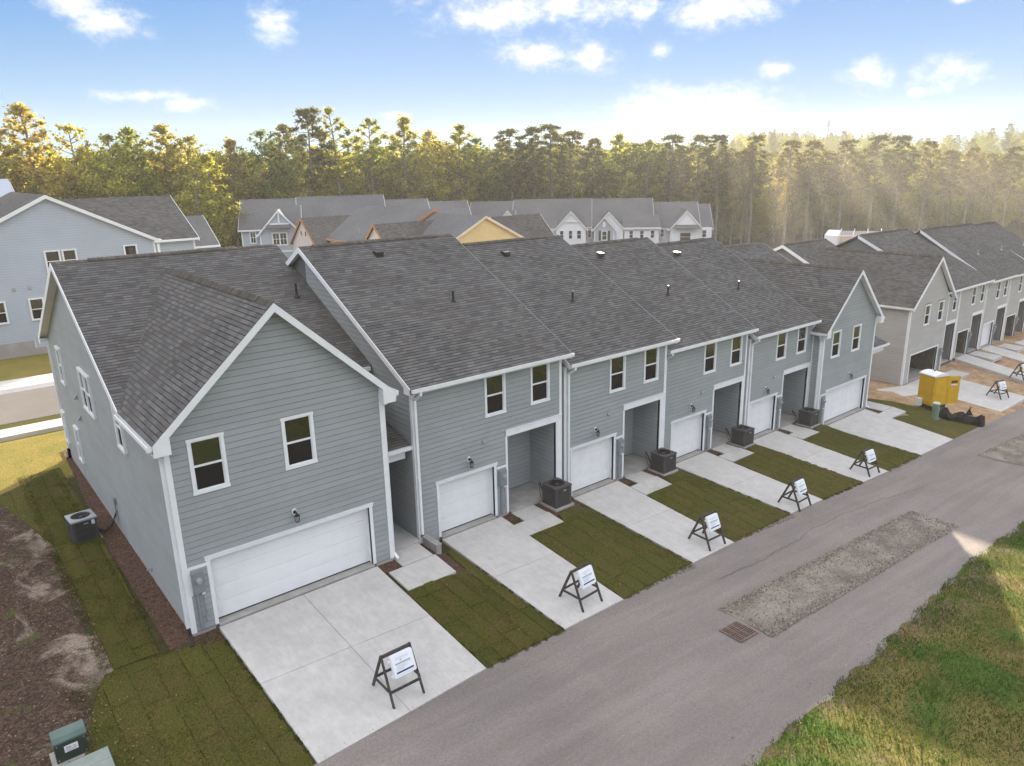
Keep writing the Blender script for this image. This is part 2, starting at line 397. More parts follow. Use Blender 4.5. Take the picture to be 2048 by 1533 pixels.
def shingle_variants():
    for k in range(6):
        w_ = (.30, .24, .34, .28, .32, .26)[k]; h = .148; up = (.010, .014, .008, .012, .016, .009)[k]
        f_ = .80; um = up + (.003 - up) * f_; V = [(0, 0, up), (w_, 0, up), (w_, h, .003), (0, h, .003), (0, 0, 0), (w_, 0, 0), (w_, h * f_, um), (0, h * f_, um)]
        me = bpy.data.meshes.new('shingle'); me.from_pydata(V, [], [(0, 1, 6, 7), (7, 6, 2, 3), (4, 5, 1, 0), (4, 0, 3), (5, 2, 1)]); me.materials.append(SHING)
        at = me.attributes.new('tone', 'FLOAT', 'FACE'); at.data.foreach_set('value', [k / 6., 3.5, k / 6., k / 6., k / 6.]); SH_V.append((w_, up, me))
shingle_variants()
def shingles(planes, parent, n_parts, roof=None):
    """planes: (origin at eave, U along eave, V up the slope, convex regions in (u, v)); nearest ones become parts"""
    org = Vector(ORG[parent.name]); cand = []
    for O, U, Vd, regs in planes:
        O, U, Vd = Vector(O), Vector(U).normalized(), Vector(Vd).normalized(); N = U.cross(Vd).normalized()
        if N.z < 0: N = -N
        regs = [ccw(g) for g in regs]; umin = min(q[0] for g in regs for q in g); umax = max(q[0] for g in regs for q in g); vmax = max(q[1] for g in regs for q in g)
        v = 0.; row = 0
        while v < vmax:
            u = umin - rnd.random() * .3
            while u < umax:
                k = rnd.randrange(6); w_, up, me = SH_V[k]; rect = [(u, v), (u + w_ - .004, v), (u + w_ - .004, v + .147), (u, v + .147)]
                for g in regs:
                    q = clip_to(rect, g)
                    if len(q) < 3 or area(q) < .002: continue
                    full = area(q) > .999 * area(ccw(rect))
                    c = O + U * u + Vd * v; cand.append((( c - Vector((0, 0, CAMH))).length, full, c, U, Vd, N, q, u, v, up, me, O, k))
                u += w_
            v += .143; row += 1
    cand.sort(key=lambda x: x[0]); left = n_parts; mb = MB()
    for dist, full, c, U, Vd, N, q, u, v, up, me, O, k in cand:
        if full and left > 0:
            left -= 1
            o = bpy.data.objects.new('shingle', me); COL.objects.link(o); o.parent = parent
            L = c + N * .004 - org
            o.matrix_local = Matrix(((U.x, Vd.x, N.x, L.x), (U.y, Vd.y, N.y, L.y), (U.z, Vd.z, N.z, L.z), (0, 0, 0, 1)))
        else:
            tn = rnd.random(); n = len(q); i = len(mb.v)
            t_ = [O + U * a + Vd * b + N * (.004 + up * (1 - (b - v) / .147) + .003 * (b - v) / .147) for a, b in q]; b_ = [O + U * a + Vd * b for a, b in q]
            mb.v += [tuple(p) for p in t_ + b_]
            lo_, hi_ = clip(q, 0, 1, v + .118), clip(q, 0, -1, -(v + .118)); fz = lambda a, b: O + U * a + Vd * b + N * (.004 + up * (1 - (b - v) / .147) + .003 * (b - v) / .147)
            if len(lo_) >= 3: mb.face([fz(*p) for p in lo_], tn)
            if len(hi_) >= 3: mb.face([fz(*p) for p in hi_], 3.5)  # dark band painted as the shadow line under the next course
            for e in range(n):
                g = (e + 1) % n
                if q[e][1] <= v + .01 and q[g][1] <= v + .01 or abs(q[e][0] - q[g][0]) < 1e-4: mb.f.append((i + e, i + n + e, i + n + g, i + g)); mb.tone.append(tn)
    mb.build('shingle_field', SHING, parent, kind='stuff')
def deck(mb, pts, th=.13):
    P = [Vector(p) for p in pts]; N = (P[1] - P[0]).cross(P[2] - P[0]).normalized()
    if N.z < 0: N = -N; P = P[::-1]
    mb.prism(P, (0, 0, -th), .5)
def ridge_caps(parent, a, b, slope_dirs, n0=.55):
    """cap shingles along a ridge, raised over a vent in the middle"""
    a, b = Vector(a), Vector(b); L = (b - a).length; d = (b - a) / L; k = 0; x = 0.
    mb = MB()
    while x < L:
        rise = .055 if n0 < x < L - n0 * 1.6 else .012
        p, q = a + d * x, a + d * min(L, x + .145); t = rnd.random()
        for s_ in slope_dirs:
            s_ = Vector(s_).normalized(); N = d.cross(s_).normalized()
            if N.z < 0: N = -N
            z0 = Vector((0, 0, rise + .014)); z1 = Vector((0, 0, rise))
            mb.prism([p + z0, q + z1, q + z1 + s_ * .17, p + z0 + s_ * .17], Vector((0, 0, -.035 if rise < .03 else -.08)), t)
        x += .145
    mb.build('ridge_cap', CAPM, parent, kind='stuff')
# ------------------------------------------------------------------ ground levels
def alz(x): return -.182 + .01 * (4.9 - x) if x < 4.9 else .2 - .078 * x if x < 60 else max(-4.6, -4.48 - .01 * (x - 60))
def ye(x): return float(np.interp(x, [-30, 5, 9.75, 12.75, 15.4, 19.3, 26, 35, 44, 50, 85], [12.2, 12.93, 13.5, 13.65, 13.8, 14.08, 14.5, 14.6, 15.0, 15.2, 15.6]))
def yn(x): return float(np.interp(x, [-30, 12.3, 15.7, 19.4, 23.4, 28, 33.5, 50, 90], [6.9, 7.28, 7.41, 7.65, 7.95, 8.3, 8.35, 9.2, 10]))
def bz(x): return float(np.interp(x, [-20, 4, 10.2, 11.6, 12.4, 18.2, 19.2, 24.9, 26.1, 31.7, 32.7, 38.2, 39.2, 44.6, 50, 54, 80], [-.3, -.12, -.12, -.2, -.5, -.55, -1.0, -1.03, -1.67, -1.68, -2.14, -2.16, -2.72, -2.75, -3.25, -3.42, -3.3]))
def farz(x, y):
    a = float(np.interp(x, [-80, 12, 45, 100, 200], [.2, -.2, -2.6, -4.6, -5.5])); D = math.hypot(x, y); az = math.degrees(math.atan2(x, y))
    h = float(np.interp(D, [290, 420, 540, 700, 850], [0, 7, 17, 13, 8])) * float(np.interp(az, [-60, 10, 45, 56, 100], [.25, .35, .75, 1.05, 1.1]))
    return a + h * (1 + .16 * math.sin(az * .35) + .10 * math.sin(az * .9 + 1))
def yfac(x): return 19.4 if x < 46 else min(22., 19.4 + (x - 46) * .43)
def surf(x, y):
    e = ye(x); n = yn(x); F_ = yfac(x)
    if 41.5 < y < 54.6: return bz(x) * .85 + farz(x, 60) * .15
    if y < n: return alz(x) + .02 + min(.5, (n - y) * .03)
    if y <= e: return alz(x)
    if y < F_: s = (y - e) / (F_ - e); return alz(x) + (bz(x) - alz(x)) * s
    if y <= 41.5: return bz(x)
    s = min(1, .15 + (y - 54.6) / 18); return bz(x) * (1 - s) + farz(x, y) * s if y < 70 else farz(x, y)
xs = np.unique(np.concatenate([np.linspace(-850, -60, 18), np.linspace(-60, -10, 12), np.arange(-10, 62, .5), np.linspace(62, 110, 30), np.linspace(110, 850, 50)]))
ys = np.unique(np.concatenate([np.linspace(-850, -60, 14), np.linspace(-60, 2, 18), np.arange(2, 46, .4), np.linspace(46, 100, 36), np.linspace(100, 850, 50)]))
V = []; F = []
for j, y in enumerate(ys):
    for i, x in enumerate(xs):
        z = surf(x, y); e = ye(x); n = yn(x)
        if n - .15 < y <= 41 and x > -6: z -= .035
        elif y < n - .15: z += .03 * math.sin(x * 2.1 + y) * math.cos(y * 1.7)
        if 41.6 < y < 54.5: z -= .12
        if x < 2.6 and 10 < y < 36: z += .02 * math.sin(x * 3 + y * 1.3)
        V.append((x, y, z))
nx = len(xs)
F = [(j * nx + i, j * nx + i + 1, (j + 1) * nx + i + 1, (j + 1) * nx + i) for j in range(len(ys) - 1) for i in range(nx - 1)]
bmesh_np('ground', V, F, GROUND, kind='structure')
def sheet(name, m, poly_rows, kind='structure', parent=None, **props):
    """rows of (left point, right point) joined into a ribbon sheet"""
    mb = MB()
    for (a, b), (c, d) in zip(poly_rows, poly_rows[1:]): mb.face([a, b, d, c])
    return mb.build(name, m, parent, kind, **props)
# the alley: its lower edge is ragged
mb = MB(); rows = []
x = -30.
while x < 90:
    e = ye(x) + .06; n = yn(x) + .10 * math.sin(x * 1.9) + .07 * math.sin(x * 5.3 + 1) + .05 * (rnd.random() - .5)
    rows.append([(x, n - .05, alz(x) - .12)] + [(x, n + (e - n) * k / 6, alz(x) + .012 * math.sin(k * 2.1 + x * .4)) for k in range(7)] + [(x, e + .01, alz(x) - .12)]); x += .3
for a, b in zip(rows, rows[1:]):
    for k in range(8): mb.face([a[k], b[k], b[k + 1], a[k + 1]])
mb.build('alley', ASPH, None, 'structure')
# strip of old crack in the asphalt
mb = MB(); pts = [(19.07, 12.83), (20.27, 12.85), (21.5, 12.8), (22.84, 12.91), (24.3, 12.98), (25.4, 13.2), (26.52, 13.17), (27.8, 13.25), (29.23, 13.16), (31.09, 13.1), (32.4, 12.85), (33.55, 12.72), (35.05, 12.62)]
fine = []
for (a, b), (c, d) in zip(pts, pts[1:]):
    for k in range(6): t = k / 6; fine.append((a + (c - a) * t + rnd.uniform(-.03, .03), b + (d - b) * t + rnd.uniform(-.05, .05)))
for (a, b), (c, d) in zip(fine, fine[1:]):
    mb.face([(a, b - .006, alz(a) + .018), (c, d - .006, alz(c) + .018), (c, d + .006, alz(c) + .018), (a, b + .006, alz(a) + .018)])
mb.build('asphalt_crack', HOLE, None, 'structure')
# gravel filled cuts in the alley
def gravel(x0, x1, y0, y1, sh, seed, nst):
    r2 = random.Random(seed); mb = MB(); n = 40; g = []
    for i in range(n + 1):
        t = i / n; row = []
        for k in range(13):
            s = k / 12; x = x0 + (x1 - x0) * t + (1 - s) * sh; y = y0 + (y1 - y0) * s; edge = min(s, 1 - s, t * 3, (1 - t) * 3)
            jx = r2.uniform(-.04, .04) if i in (0, n) else 0; jy = r2.uniform(-.04, .04) if k in (0, 12) else 0
            row.append((x + jx, y + jy, alz(x) + .016 + min(edge, .12) * .05 + (r2.uniform(-.006, .009) if edge > .02 else 0)))
        g.append(row)
    for i in range(n):
        for k in range(12): mb.face([g[i][k], g[i + 1][k], g[i + 1][k + 1], g[i][k + 1]])
    mb.build('gravel_patch', GRAVM, None, 'structure')
    mb = MB()
    for _ in range(nst):
        t, s = r2.random(), r2.random()
        if r2.random() < .5: s = r2.choice([s * .16, 1 - s * .16]) + r2.uniform(-.03, .03)
        x = x0 + (x1 - x0) * t + (1 - s) * sh; y = y0 + (y1 - y0) * s; z = alz(x) + .03; q = r2.uniform(.012, .042)
        p = [(x + r2.uniform(-q, q), y + r2.uniform(-q, q), z - .01 + (q if k == 3 else 0)) for k in range(4)]
        p[0] = (x - q, y - q * .6, z - .01); p[1] = (x + q, y - q * .4, z - .01); p[2] = (x, y + q, z - .01)
        tn = r2.random()
        for f in ((0, 1, 3), (1, 2, 3), (2, 0, 3)): mb.face([p[j] for j in f], tn)
    mb.build('loose_gravel', STONE, None, 'stuff')
gravel(17.42, 30.95, 9.85, 11.7, .0, 3, 9000)
gravel(42.0, 52, 10.9, 13.1, .2, 4, 1500)
# storm drain grate
t = thing('storm_drain', (16.85, 10.58, alz(16.85)), 'rusty cast iron storm drain grate set in the alley at the gravel patch', 'drain')
sl = -.078; mb = MB()
def zz(x): return alz(x) + .03
def slopebox(mb, x0, x1, y0, y1, dz0, dz1): mb.prism([(x0, y0, zz(x0) + dz0), (x1, y0, zz(x1) + dz0), (x1, y1, zz(x1) + dz0), (x0, y1, zz(x0) + dz0)], (0, 0, dz1 - dz0))
slopebox(mb, 16.44, 17.26, 10.24, 10.92, -.012, -.008); mb.build('pit', HOLE, t)
mb = MB()
for a in (16.40, 16.66, 16.92, 17.22): slopebox(mb, a, a + .045, 10.20, 10.96, -.005, .012)
slopebox(mb, 16.445, 17.22, 10.20, 10.24, -.005, .0115); slopebox(mb, 16.445, 17.22, 10.92, 10.96, -.005, .0115)
mb.build('frame', RUST, t)
for k in range(3):
    for j in range(11):
        mb = MB(); y = 10.255 + j * .061; slopebox(mb, 16.446 + k * .26, 16.658 + k * .26 + (.04 if k == 2 else 0), y, y + .025, -.006, .010); mb.build('grate_bar', RUST, t)

# ---- concrete: driveways, walks
def slab(name, parent, quad, th=.12, m=CONC, gap=.007):
    c = Vector([sum(p[i] for p in quad) / len(quad) for i in range(3)])
    q = []
    for p in quad:
        d = Vector(p) - c; d.z = 0; q.append(Vector(p) - d.normalized() * gap * 1.4)
    mb = MB(); mb.prism([p - Vector((0, 0, th)) for p in q], (0, 0, th)); return mb.build(name, m, parent)
DRIVES = [(4.82, 9.80, 19.22, 0, [7.3], 16.2), (12.75, 15.42, 19.95, -.39, [], 16.98), (19.28, 21.92, 20.12, -.90, [], 17.2), (26.28, 28.87, 20.68, -1.57, [], 17.6), (32.6, 35.2, 20.72, -2.03, [], 17.8), (39.32, 44.02, 20.1, -2.62, [], 17.5)]
for i, (x0, x1, yf, s, xj, yj) in enumerate(DRIVES):
    d = bpy.data.objects.new('driveway', None); COL.objects.link(d); d['kind'] = 'structure'; ORG[d.name] = (0, 0, 0)
    def dz(x, y):
        e = ye(x); tt = (y - e) / (yf - e); return (alz(x) + .035) * (1 - tt) + (s - .02) * tt
    X = [x0] + xj + [x1]
    for a, b in zip(X, X[1:]):
        slab('slab', d, [(a, yj, dz(a, yj)), (b, yj, dz(b, yj)), (b, yf, dz(b, yf)), (a, yf, dz(a, yf))])
        slab('slab', d, [(a, ye(a), dz(a, ye(a))), (b, ye(b), dz(b, ye(b))), (b, yj, dz(b, yj)), (a, yj, dz(a, yj))])
def dzi(i, x, y):
    x0, x1, yf, s, xj, yj = DRIVES[i]; e = ye(x); tt = (y - e) / (yf - e); return (alz(x) + .035) * (1 - tt) + (s - .02) * tt
WALKS = [[(9.98, 17.64, 18.83, 10.52, 0), (10.55, 17.68, 18.9, 11.78, 0), (10.55, 18.92, 19.9, 11.72, 0), (10.55, 19.92, 22.6, 11.9, 0)]]
for i, (xl, xr, s, yf) in enumerate([(15.45, 17.15, -.39, 20.12), (21.95, 23.65, -.90, 20.3), (28.9, 30.65, -1.57, 20.85), (35.25, 36.95, -2.03, 20.9), (44.05, 45.9, -2.62, 20.4)]):
    wf = yf - 1.72; WALKS.append([(xl, wf, yf - .85, xl + .6, 1), (xl + .6, wf, yf - .85, xr, 1), (xl + .55, yf - .85, yf - .03, xr - .05, 1)])
    if i == 4: WALKS[-1] = [(44.05, 18.5, 19.3, 44.7, 1), (44.72, 18.5, 19.3, 46.0, 1), (44.72, 19.32, 21.5, 46.0, 1)]
WZ = [-.12, -.45, -.97, -1.62, -2.1, -2.68]
for i, wk in enumerate(WALKS):
    d = bpy.data.objects.new('walkway', None); COL.objects.link(d); d['kind'] = 'structure'; ORG[d.name] = (0, 0, 0)
    xr_ = DRIVES[i][1]
    for (a, y0, y1, b, _) in wk:
        z = lambda x, y: min(surf((a + b) / 2, y) + .03, WZ[i] + .02) if i < 5 else surf(45, y) + .05
        slab('slab', d, [(a, y0, z(a, y0)), (b, y0, z(b, y0)), (b, y1, z(b, y1)), (a, y1, z(a, y1))])

# ---- sod: rolls laid side by side
def sod(poly, zf, along, name='lawn', wroll=.61, lroll=1.5, seed=1, green=.25, cut=None, per=1):
    r2 = random.Random(seed); L = bpy.data.objects.new(name, None); COL.objects.link(L); L['kind'] = 'structure'; ORG[L.name] = (0, 0, 0)
    poly = ccw(poly); us = [p[0] for p in poly]; vs = [p[1] for p in poly]; k = 0; a = min(us) if along == 'y' else min(vs)
    while a < (max(us) if along == 'y' else max(vs)):
        b = (min(vs) if along == 'y' else min(us)) - r2.random() * lroll
        while b < (max(vs) if along == 'y' else max(us)):
            g = r2.uniform(.0, .004); g2 = r2.uniform(.0, .005)
            rc = [(a + g, b + g2), (a + wroll - g, b + g2), (a + wroll - g, b + lroll - g2), (a + g, b + lroll - g2)] if along == 'y' else [(b + g2, a + g), (b + lroll - g2, a + g), (b + lroll - g2, a + wroll - g), (b + g2, a + wroll - g)]
            q = clip_to(rc, poly)
            if cut and q and all(cut(*p) for p in q): q = []
            if len(q) >= 3 and area(q) > .02:
                # subdivide the outline so edges are ragged and the top is lumpy
                out = []
                for i in range(len(q)):
                    p0, p1 = q[i], q[(i + 1) % len(q)]; n = max(1, int(math.hypot(p1[0] - p0[0], p1[1] - p0[1]) / .16))
                    for m_ in range(n):
                        t_ = m_ / n; out.append((p0[0] + (p1[0] - p0[0]) * t_ + r2.uniform(-.009, .009), p0[1] + (p1[1] - p0[1]) * t_ + r2.uniform(-.009, .009)))
                h = r2.uniform(.026, .034); c = (sum(p[0] for p in q) / len(q), sum(p[1] for p in q) / len(q)); mb = MB()
                tn = r2.random(); n = len(out); inn = [((p[0] * .93 + c[0] * .07), (p[1] * .93 + c[1] * .07)) for p in out]
                lo = [(p[0], p[1], zf(*p) - .05) for p in out]; mi = [(p[0], p[1], zf(*p) + h * .6) for p in out]; hi = [(p[0], p[1], zf(*p) + h + r2.uniform(-.006, .006)) for p in inn]
                for i in range(n):
                    j = (i + 1) % n; mb.face([lo[i], lo[j], mi[j], mi[i]], tn); mb.face([mi[i], mi[j], hi[j], hi[i]], tn); mb.face([hi[i], hi[j], (c[0], c[1], zf(*c) + h + .008)], tn)
                mb.build('sod_piece', SOD, L)
            b += lroll
        a += wroll
    return L
sfz = lambda x, y: surf(x, y) - .015
LAWNS = [((9.84, 12.72), 17.62, 0), ((15.46, 19.24), 18.38, 1), ((21.96, 26.24), 18.56, 2), ((28.91, 32.56), 19.1, 3), ((35.24, 39.28), 19.15, 4)]
for (xa, xb), yt, i in LAWNS:
    e0, e1 = ye(xa), ye(xb); pl = [(xa, e0 + .02), (xb, e1 + .02), (xb, yt + .35), (xa, yt)]
    sod(pl, sfz, 'y', seed=10 + i, per=1)
    xw = WALKS[i + 0][1][3]   # strip between the walk and the next driveway
    yb = (18.9, 19.2, 19.4, 19.9, 19.9)[i]
    if i > 0: sod([(xw + .03, yt), (xb, yt + .3), (xb, yb), (xw + .25, yb - .25)], sfz, 'y', seed=30 + i)
    else: sod([(12.3, 17.7), (xb, 17.9), (xb, 19.3), (12.45, 19.2)], sfz, 'y', seed=30)
sod([(44.06, 15.05), (49.6, 15.3), (49.4, 17.7), (44.06, 18.5)], sfz, 'y', seed=41); sod([(46.05, 18.2), (49.3, 17.7), (47.3, 21.6), (46.05, 21.6)], sfz, 'y', seed=42)
# lawn beside and behind the foreground end unit
sod([(1.95, 19.3), (4.0, 19.0), (4.78, 18.6), (4.78, 12.95), (1.0, 12.6), (.55, 14.5), (1.0, 16.6), (1.45, 18.1)], sfz, 'y', seed=50, green=.35)
sod([(2.15, 19.3), (3.25, 19.3), (3.42, 24), (3.52, 28.2), (2.1, 28.2)], sfz, 'y', seed=51, green=.6); sod([(2.1, 28.2), (3.52, 28.2), (3.52, 36.2), (.9, 34.2)], sfz, 'y', seed=52, green=.6)
# mulch beds
def mulch(poly, seed):
    r2 = random.Random(seed); mb = MB(); poly = ccw(poly); x0 = min(p[0] for p in poly); x1 = max(p[0] for p in poly); y0 = min(p[1] for p in poly); y1 = max(p[1] for p in poly); st = .14
    hz = {}
    def H(x, y):
        k = (round(x / st), round(y / st)); hz.setdefault(k, r2.uniform(0, .035)); return hz[k]
    nxx = int((x1 - x0) / st) + 1; nyy = int((y1 - y0) / st) + 1
    for i in range(nxx):
        for j in range(nyy):
            q = clip_to([(x0 + i * st, y0 + j * st), (x0 + (i + 1) * st, y0 + j * st), (x0 + (i + 1) * st, y0 + (j + 1) * st), (x0 + i * st, y0 + (j + 1) * st)], poly)
            if len(q) >= 3: mb.face([(p[0], p[1], surf(*p) - .012 + H(*p)) for p in q])
    mb.build('mulch_bed', MULCHM, None, 'structure')
for i, p in enumerate([[(3.2, 19.0), (4.2, 19.0), (4.2, 37.3), (4.1, 38.4), (3.5, 38.3), (3.5, 30), (3.4, 24)], [(3.9, 18.55), (4.82, 18.5), (4.82, 19.4), (3.9, 19.4)], [(9.8, 18.85), (10.5, 18.85), (10.5, 19.4), (9.8, 19.4)], [(11.75, 17.2), (12.3, 17.6), (12.32, 20.2), (11.72, 20.4), (11.8, 18.6)], [(15.44, 19.55), (16.0, 19.55), (16.0, 20.12), (15.44, 20.12)], [(17.15, 18.9), (18.55, 18.9), (19.2, 19.7), (19.2, 20.2), (17.1, 20.2)],
                       [(21.95, 19.7), (22.5, 19.7), (22.5, 20.3), (21.95, 20.3)], [(23.7, 19.2), (25.0, 19.2), (26.2, 20.1), (26.2, 20.8), (23.6, 20.4)], [(28.9, 20.2), (29.45, 20.2), (29.45, 20.85), (28.9, 20.85)], [(30.7, 19.7), (32, 19.7), (32.6, 20.8), (30.6, 20.8)], [(35.25, 20.3), (35.8, 20.3), (35.8, 20.9), (35.25, 20.9)], [(36.95, 19.8), (38.3, 19.6), (39.3, 20.2), (38.5, 20.9), (36.9, 20.9)], [(44.05, 19.35), (44.7, 19.35), (44.7, 20.2), (44.05, 20.2)]]): mulch(p, 60 + i)
# street behind, with kerbs, sidewalks, manhole
def strip(name, m, y0, y1, dz, dzb=None, x0=-60, x1=60, kind='structure'):
    rows = []
    for k in range(41):
        x = x0 + (x1 - x0) * k / 40; rows.append(((x, y0, surf(x, 44) + dz), (x, y1, surf(x, 44) + (dz if dzb is None else dzb))))
    mb = MB()
    for (a, b), (c, d) in zip(rows, rows[1:]):
        lo = lambda p: (p[0], p[1], p[2] - .4); mb.face([a, c, d, b]); mb.face([lo(a), lo(c), c, a]); mb.face([b, d, lo(d), lo(b)])
    mb.build(name, m, None, kind)
PALE = mat('pale_sidewalk_concrete', (.56, .52, .47), .85, .07, .8, .2, 60, grain=.06)
strip('street', STREETM, 44.9, 51.6, -.02); strip('kerb', PALE, 44.5, 44.9, .12, -.02); strip('sidewalk', PALE, 42.2, 43.6, .10); strip('kerb', PALE, 51.6, 52.0, -.02, .13); strip('sidewalk', PALE, 52.9, 54.3, .16)
strip('verge', SOD, 43.6, 44.5, .09); strip('verge', PALE, 52.0, 52.9, .14)
mb = MB(); mb.cyl((6.1, 46.6, surf(6.1, 44) - .05), .95, .05, 28); mb.build('manhole_collar', PALE, None, 'structure')
t = thing('manhole_cover', (6.1, 46.6, surf(6.1, 44)), 'round brown manhole cover in a pale concrete ring on the street behind the foreground house', 'manhole'); mb = MB(); mb.cyl((6.1, 46.6, surf(6.1, 44)), .42, .02, 24); mb.build('lid', RUST, t)
mb = MB(); mb.cyl((6.1, 46.6, surf(6.1, 44) + .02), .30, .012, 24); mb.build('rim', RUST, t)

# ------------------------------------------------------------------ townhouse parts
def gutter(parent, p, q, out, drop=.0):
    """open K style gutter hung on the eave, with its fascia; out = horizontal outward unit vector"""
    p, q, o = Vector(p), Vector(q), Vector(out); mb = MB()
    def b(o0, o1, z0, z1): mb.prism([p + o * o0 + Vector((0, 0, z0)), p + o * o1 + Vector((0, 0, z0)), p + o * o1 + Vector((0, 0, z1)), p + o * o0 + Vector((0, 0, z1))], q - p)
    b(.012, .10, -.13, -.12); b(.10, .115, -.13, -.0); b(.115, .125, -.03, -.0); b(.0, .012, -.14, -.02)
    d = (q - p).normalized()
    for e in (p, q - d * .012):
        mb.prism([e + o * .012 + Vector((0, 0, -.12)), e + o * .10 + Vector((0, 0, -.12)), e + o * .10 + Vector((0, 0, -.01)), e + o * .012 + Vector((0, 0, -.01))], d * .012)
    mb.build('gutter', WHITE, parent)
    mb = MB(); mb.prism([p - o * .03 + Vector((0, 0, -.20)), p - o * .0 + Vector((0, 0, -.20)), p - o * .0 + Vector((0, 0, -.01)), p - o * .03 + Vector((0, 0, -.01))], q - p); mb.build('fascia', WHITE, parent)
def downspout(parent, pts, m=None, w=.09, h=.07):
    mb = MB()
    P = [Vector(p) for p in pts]
    for a, b in zip(P, P[1:]):
        d = (b - a).normalized(); up = (0, 1, 0) if abs(d.y) < .9 else (0, 0, 1)
        mb.bar(a - d * .02, b + d * .02, w, h, up)
    mb.build('downspout', m or WHITE, parent)
def soffit_y(parent, x0, x1, y0, y1, z):
    mb = MB(); mb.box(x0, x1, y0, y1, z - .02, z); mb.build('soffit', WHITE, parent)
def rake(parent, a, b, side, w=.025, h=.2, soff=None):
    """white rake board below the roof edge from a to b; side = outward vector; soffit behind"""
    a, b, s = Vector(a), Vector(b), Vector(side); mb = MB(); mb.prism([a + Vector((0, 0, -.01)), a + Vector((0, 0, -h)), b + Vector((0, 0, -h)), b + Vector((0, 0, -.01))], s * w); mb.build('rake_board', WHITE, parent)
    if soff:
        mb = MB(); mb.prism([a - s * .002 + Vector((0, 0, -.14)), a - s * soff + Vector((0, 0, -.14)), b - s * soff + Vector((0, 0, -.14)), b - s * .002 + Vector((0, 0, -.14))], (0, 0, -.02)); mb.build('soffit', WHITE, parent)
def garage_door(parent, pl, u0, u1, h, depth=.22, panels=4, cols=4, far=False):
    g = MB(); pl.slab(g, u0 - .02, u1 + .02, 0, h + .02, -depth - .06, -depth - .035); g = g.build('garage_door', DOORW, parent)
    for k in range(panels):
        s = MB(); z0 = .03 + (h - .03) * k / panels; z1 = .03 + (h - .03) * (k + 1) / panels - .006; n = cols; W_ = (u1 - u0)
        pl.slab(s, u0, u1, z0, z1, -depth - .035, -depth)
        for c in range(n):   # shallow raised short panels
            a = u0 + W_ * (c + .09) / n; b = u0 + W_ * (c + .91) / n; pl.slab(s, a, b, z0 + .10, z1 - .10, -depth, -depth + .007); pl.slab(s, a + .05, b - .05, z0 + .15, z1 - .15, -depth + .007, -depth + .012)
        s.build('door_section', DOORW, g)
    s = MB(); pl.slab(s, u0, u1, .0, .03, -depth - .03, -depth + .005); s.build('bottom_seal', BLACK, g)
def garage_trim(parent, pl, u0, u1, h, depth=.22):
    t = .10; mb = MB(); pl.slab(mb, u0 - t, u0, -.0, h, -depth - .03, .03); pl.slab(mb, u1, u1 + t, -.0, h, -depth - .03, .03); pl.slab(mb, u0 - t - .03, u1 + t + .03, h, h + .10, -depth - .03, .036)
    pl.slab(mb, u0 - t - .045, u1 + t + .045, h + .10, h + .125, 0, .06); mb.build('garage_trim', WHITE, parent)
    mb = MB(); pl.slab(mb, u0 + .0, u1 - .0, -.15, -.012, -depth - .1, .10); mb.build('threshold', CONC2, parent)
def wall_lamp(parent, pl, u, z):
    mb = MB(); c = pl.p(u, z, .02); n = 20
    mb.prism([c + pl.U * .075 * math.cos(2 * math.pi * k / n) + Vector((0, 0, .12 * math.sin(2 * math.pi * k / n))) for k in range(n)], pl.N * .02); L = mb.build('wall_lamp', BRACKET, parent)
    mb = MB(); mb.cyl(pl.p(u, z, .04), .05, .03, 12, axis=pl.N); mb.tube([pl.p(u, z, .05), pl.p(u, z + .06, .10), pl.p(u, z + .05, .17), pl.p(u, z - .02, .19)], .014, 6); mb.build('arm', BLACK, L)
    mb = MB(); c = pl.p(u, z - .04, .19); mb.tube([c + Vector((0, 0, .05)), c, c - Vector((0, 0, .03))], .02, 8, .085)
    for k in range(6):
        a = 2 * math.pi * k / 6; v = Vector((math.cos(a), math.sin(a), 0)); mb.tube([c + v * .075 - Vector((0, 0, .03)), c + v * .055 - Vector((0, 0, .20))], .008, 4)
    mb.cyl(c - Vector((0, 0, .22)), .06, .02, 10); mb.build('lantern_cage', BLACK, L)
    mb = MB(); mb.tube([c - Vector((0, 0, .04)), c - Vector((0, 0, .2))], .058, 10, .045); mb.build('lantern_glass', LGLASS, L)
def meter(parent, pl, u, z, w=.30, h=.62):
    mb = MB(); pl.slab(mb, u, u + w, z - h, z, .02, .15); pl.slab(mb, u + .02, u + w - .02, z - h + .02, z - .02, .15, .16); m = mb.build('electric_meter', METER, parent)
    c = pl.p(u + w * .55, z - h * .38, .16); mb = MB(); mb.cyl(c, .085, .05, 18, axis=pl.N); mb.build('meter_ring', LGREY, m)
    mb = MB(); mb.cyl(c + pl.N * .05, .07, .05, 18, .055, axis=pl.N); mb.build('meter_glass', LGLASS, m)
    mb = MB(); mb.cyl(pl.p(u + w * .3, z - 1.75, .08), .04, 1.75 - h, 10); mb.tube([pl.p(u + w * .8, z - h, .06), pl.p(u + w * .78, z - 1.1, .07), pl.p(u + w * .95, z - 1.3, .06), pl.p(u + w * .7, z - 1.4, .06), pl.p(u + w * .85, z - 1.6, .06)], .012, 5); mb.build('conduit', METER, m)
    mb = MB(); pl.slab(mb, u + w * .72, u + w * 1.0, z - h - .10, z - h - .04, .02, .09); mb.build('data_tag', SIGNW, m)
def vent_hood(parent, pl, u, z):
    mb = MB(); pl.slab(mb, u - .10, u + .10, z - .10, z + .10, 0, .022); mb.prism([pl.p(u - .07, z + .07, .022), pl.p(u - .07, z - .06, .022), pl.p(u - .07, z - .05, .12)], pl.U * .14); mb.build('vent_hood', SID, parent)
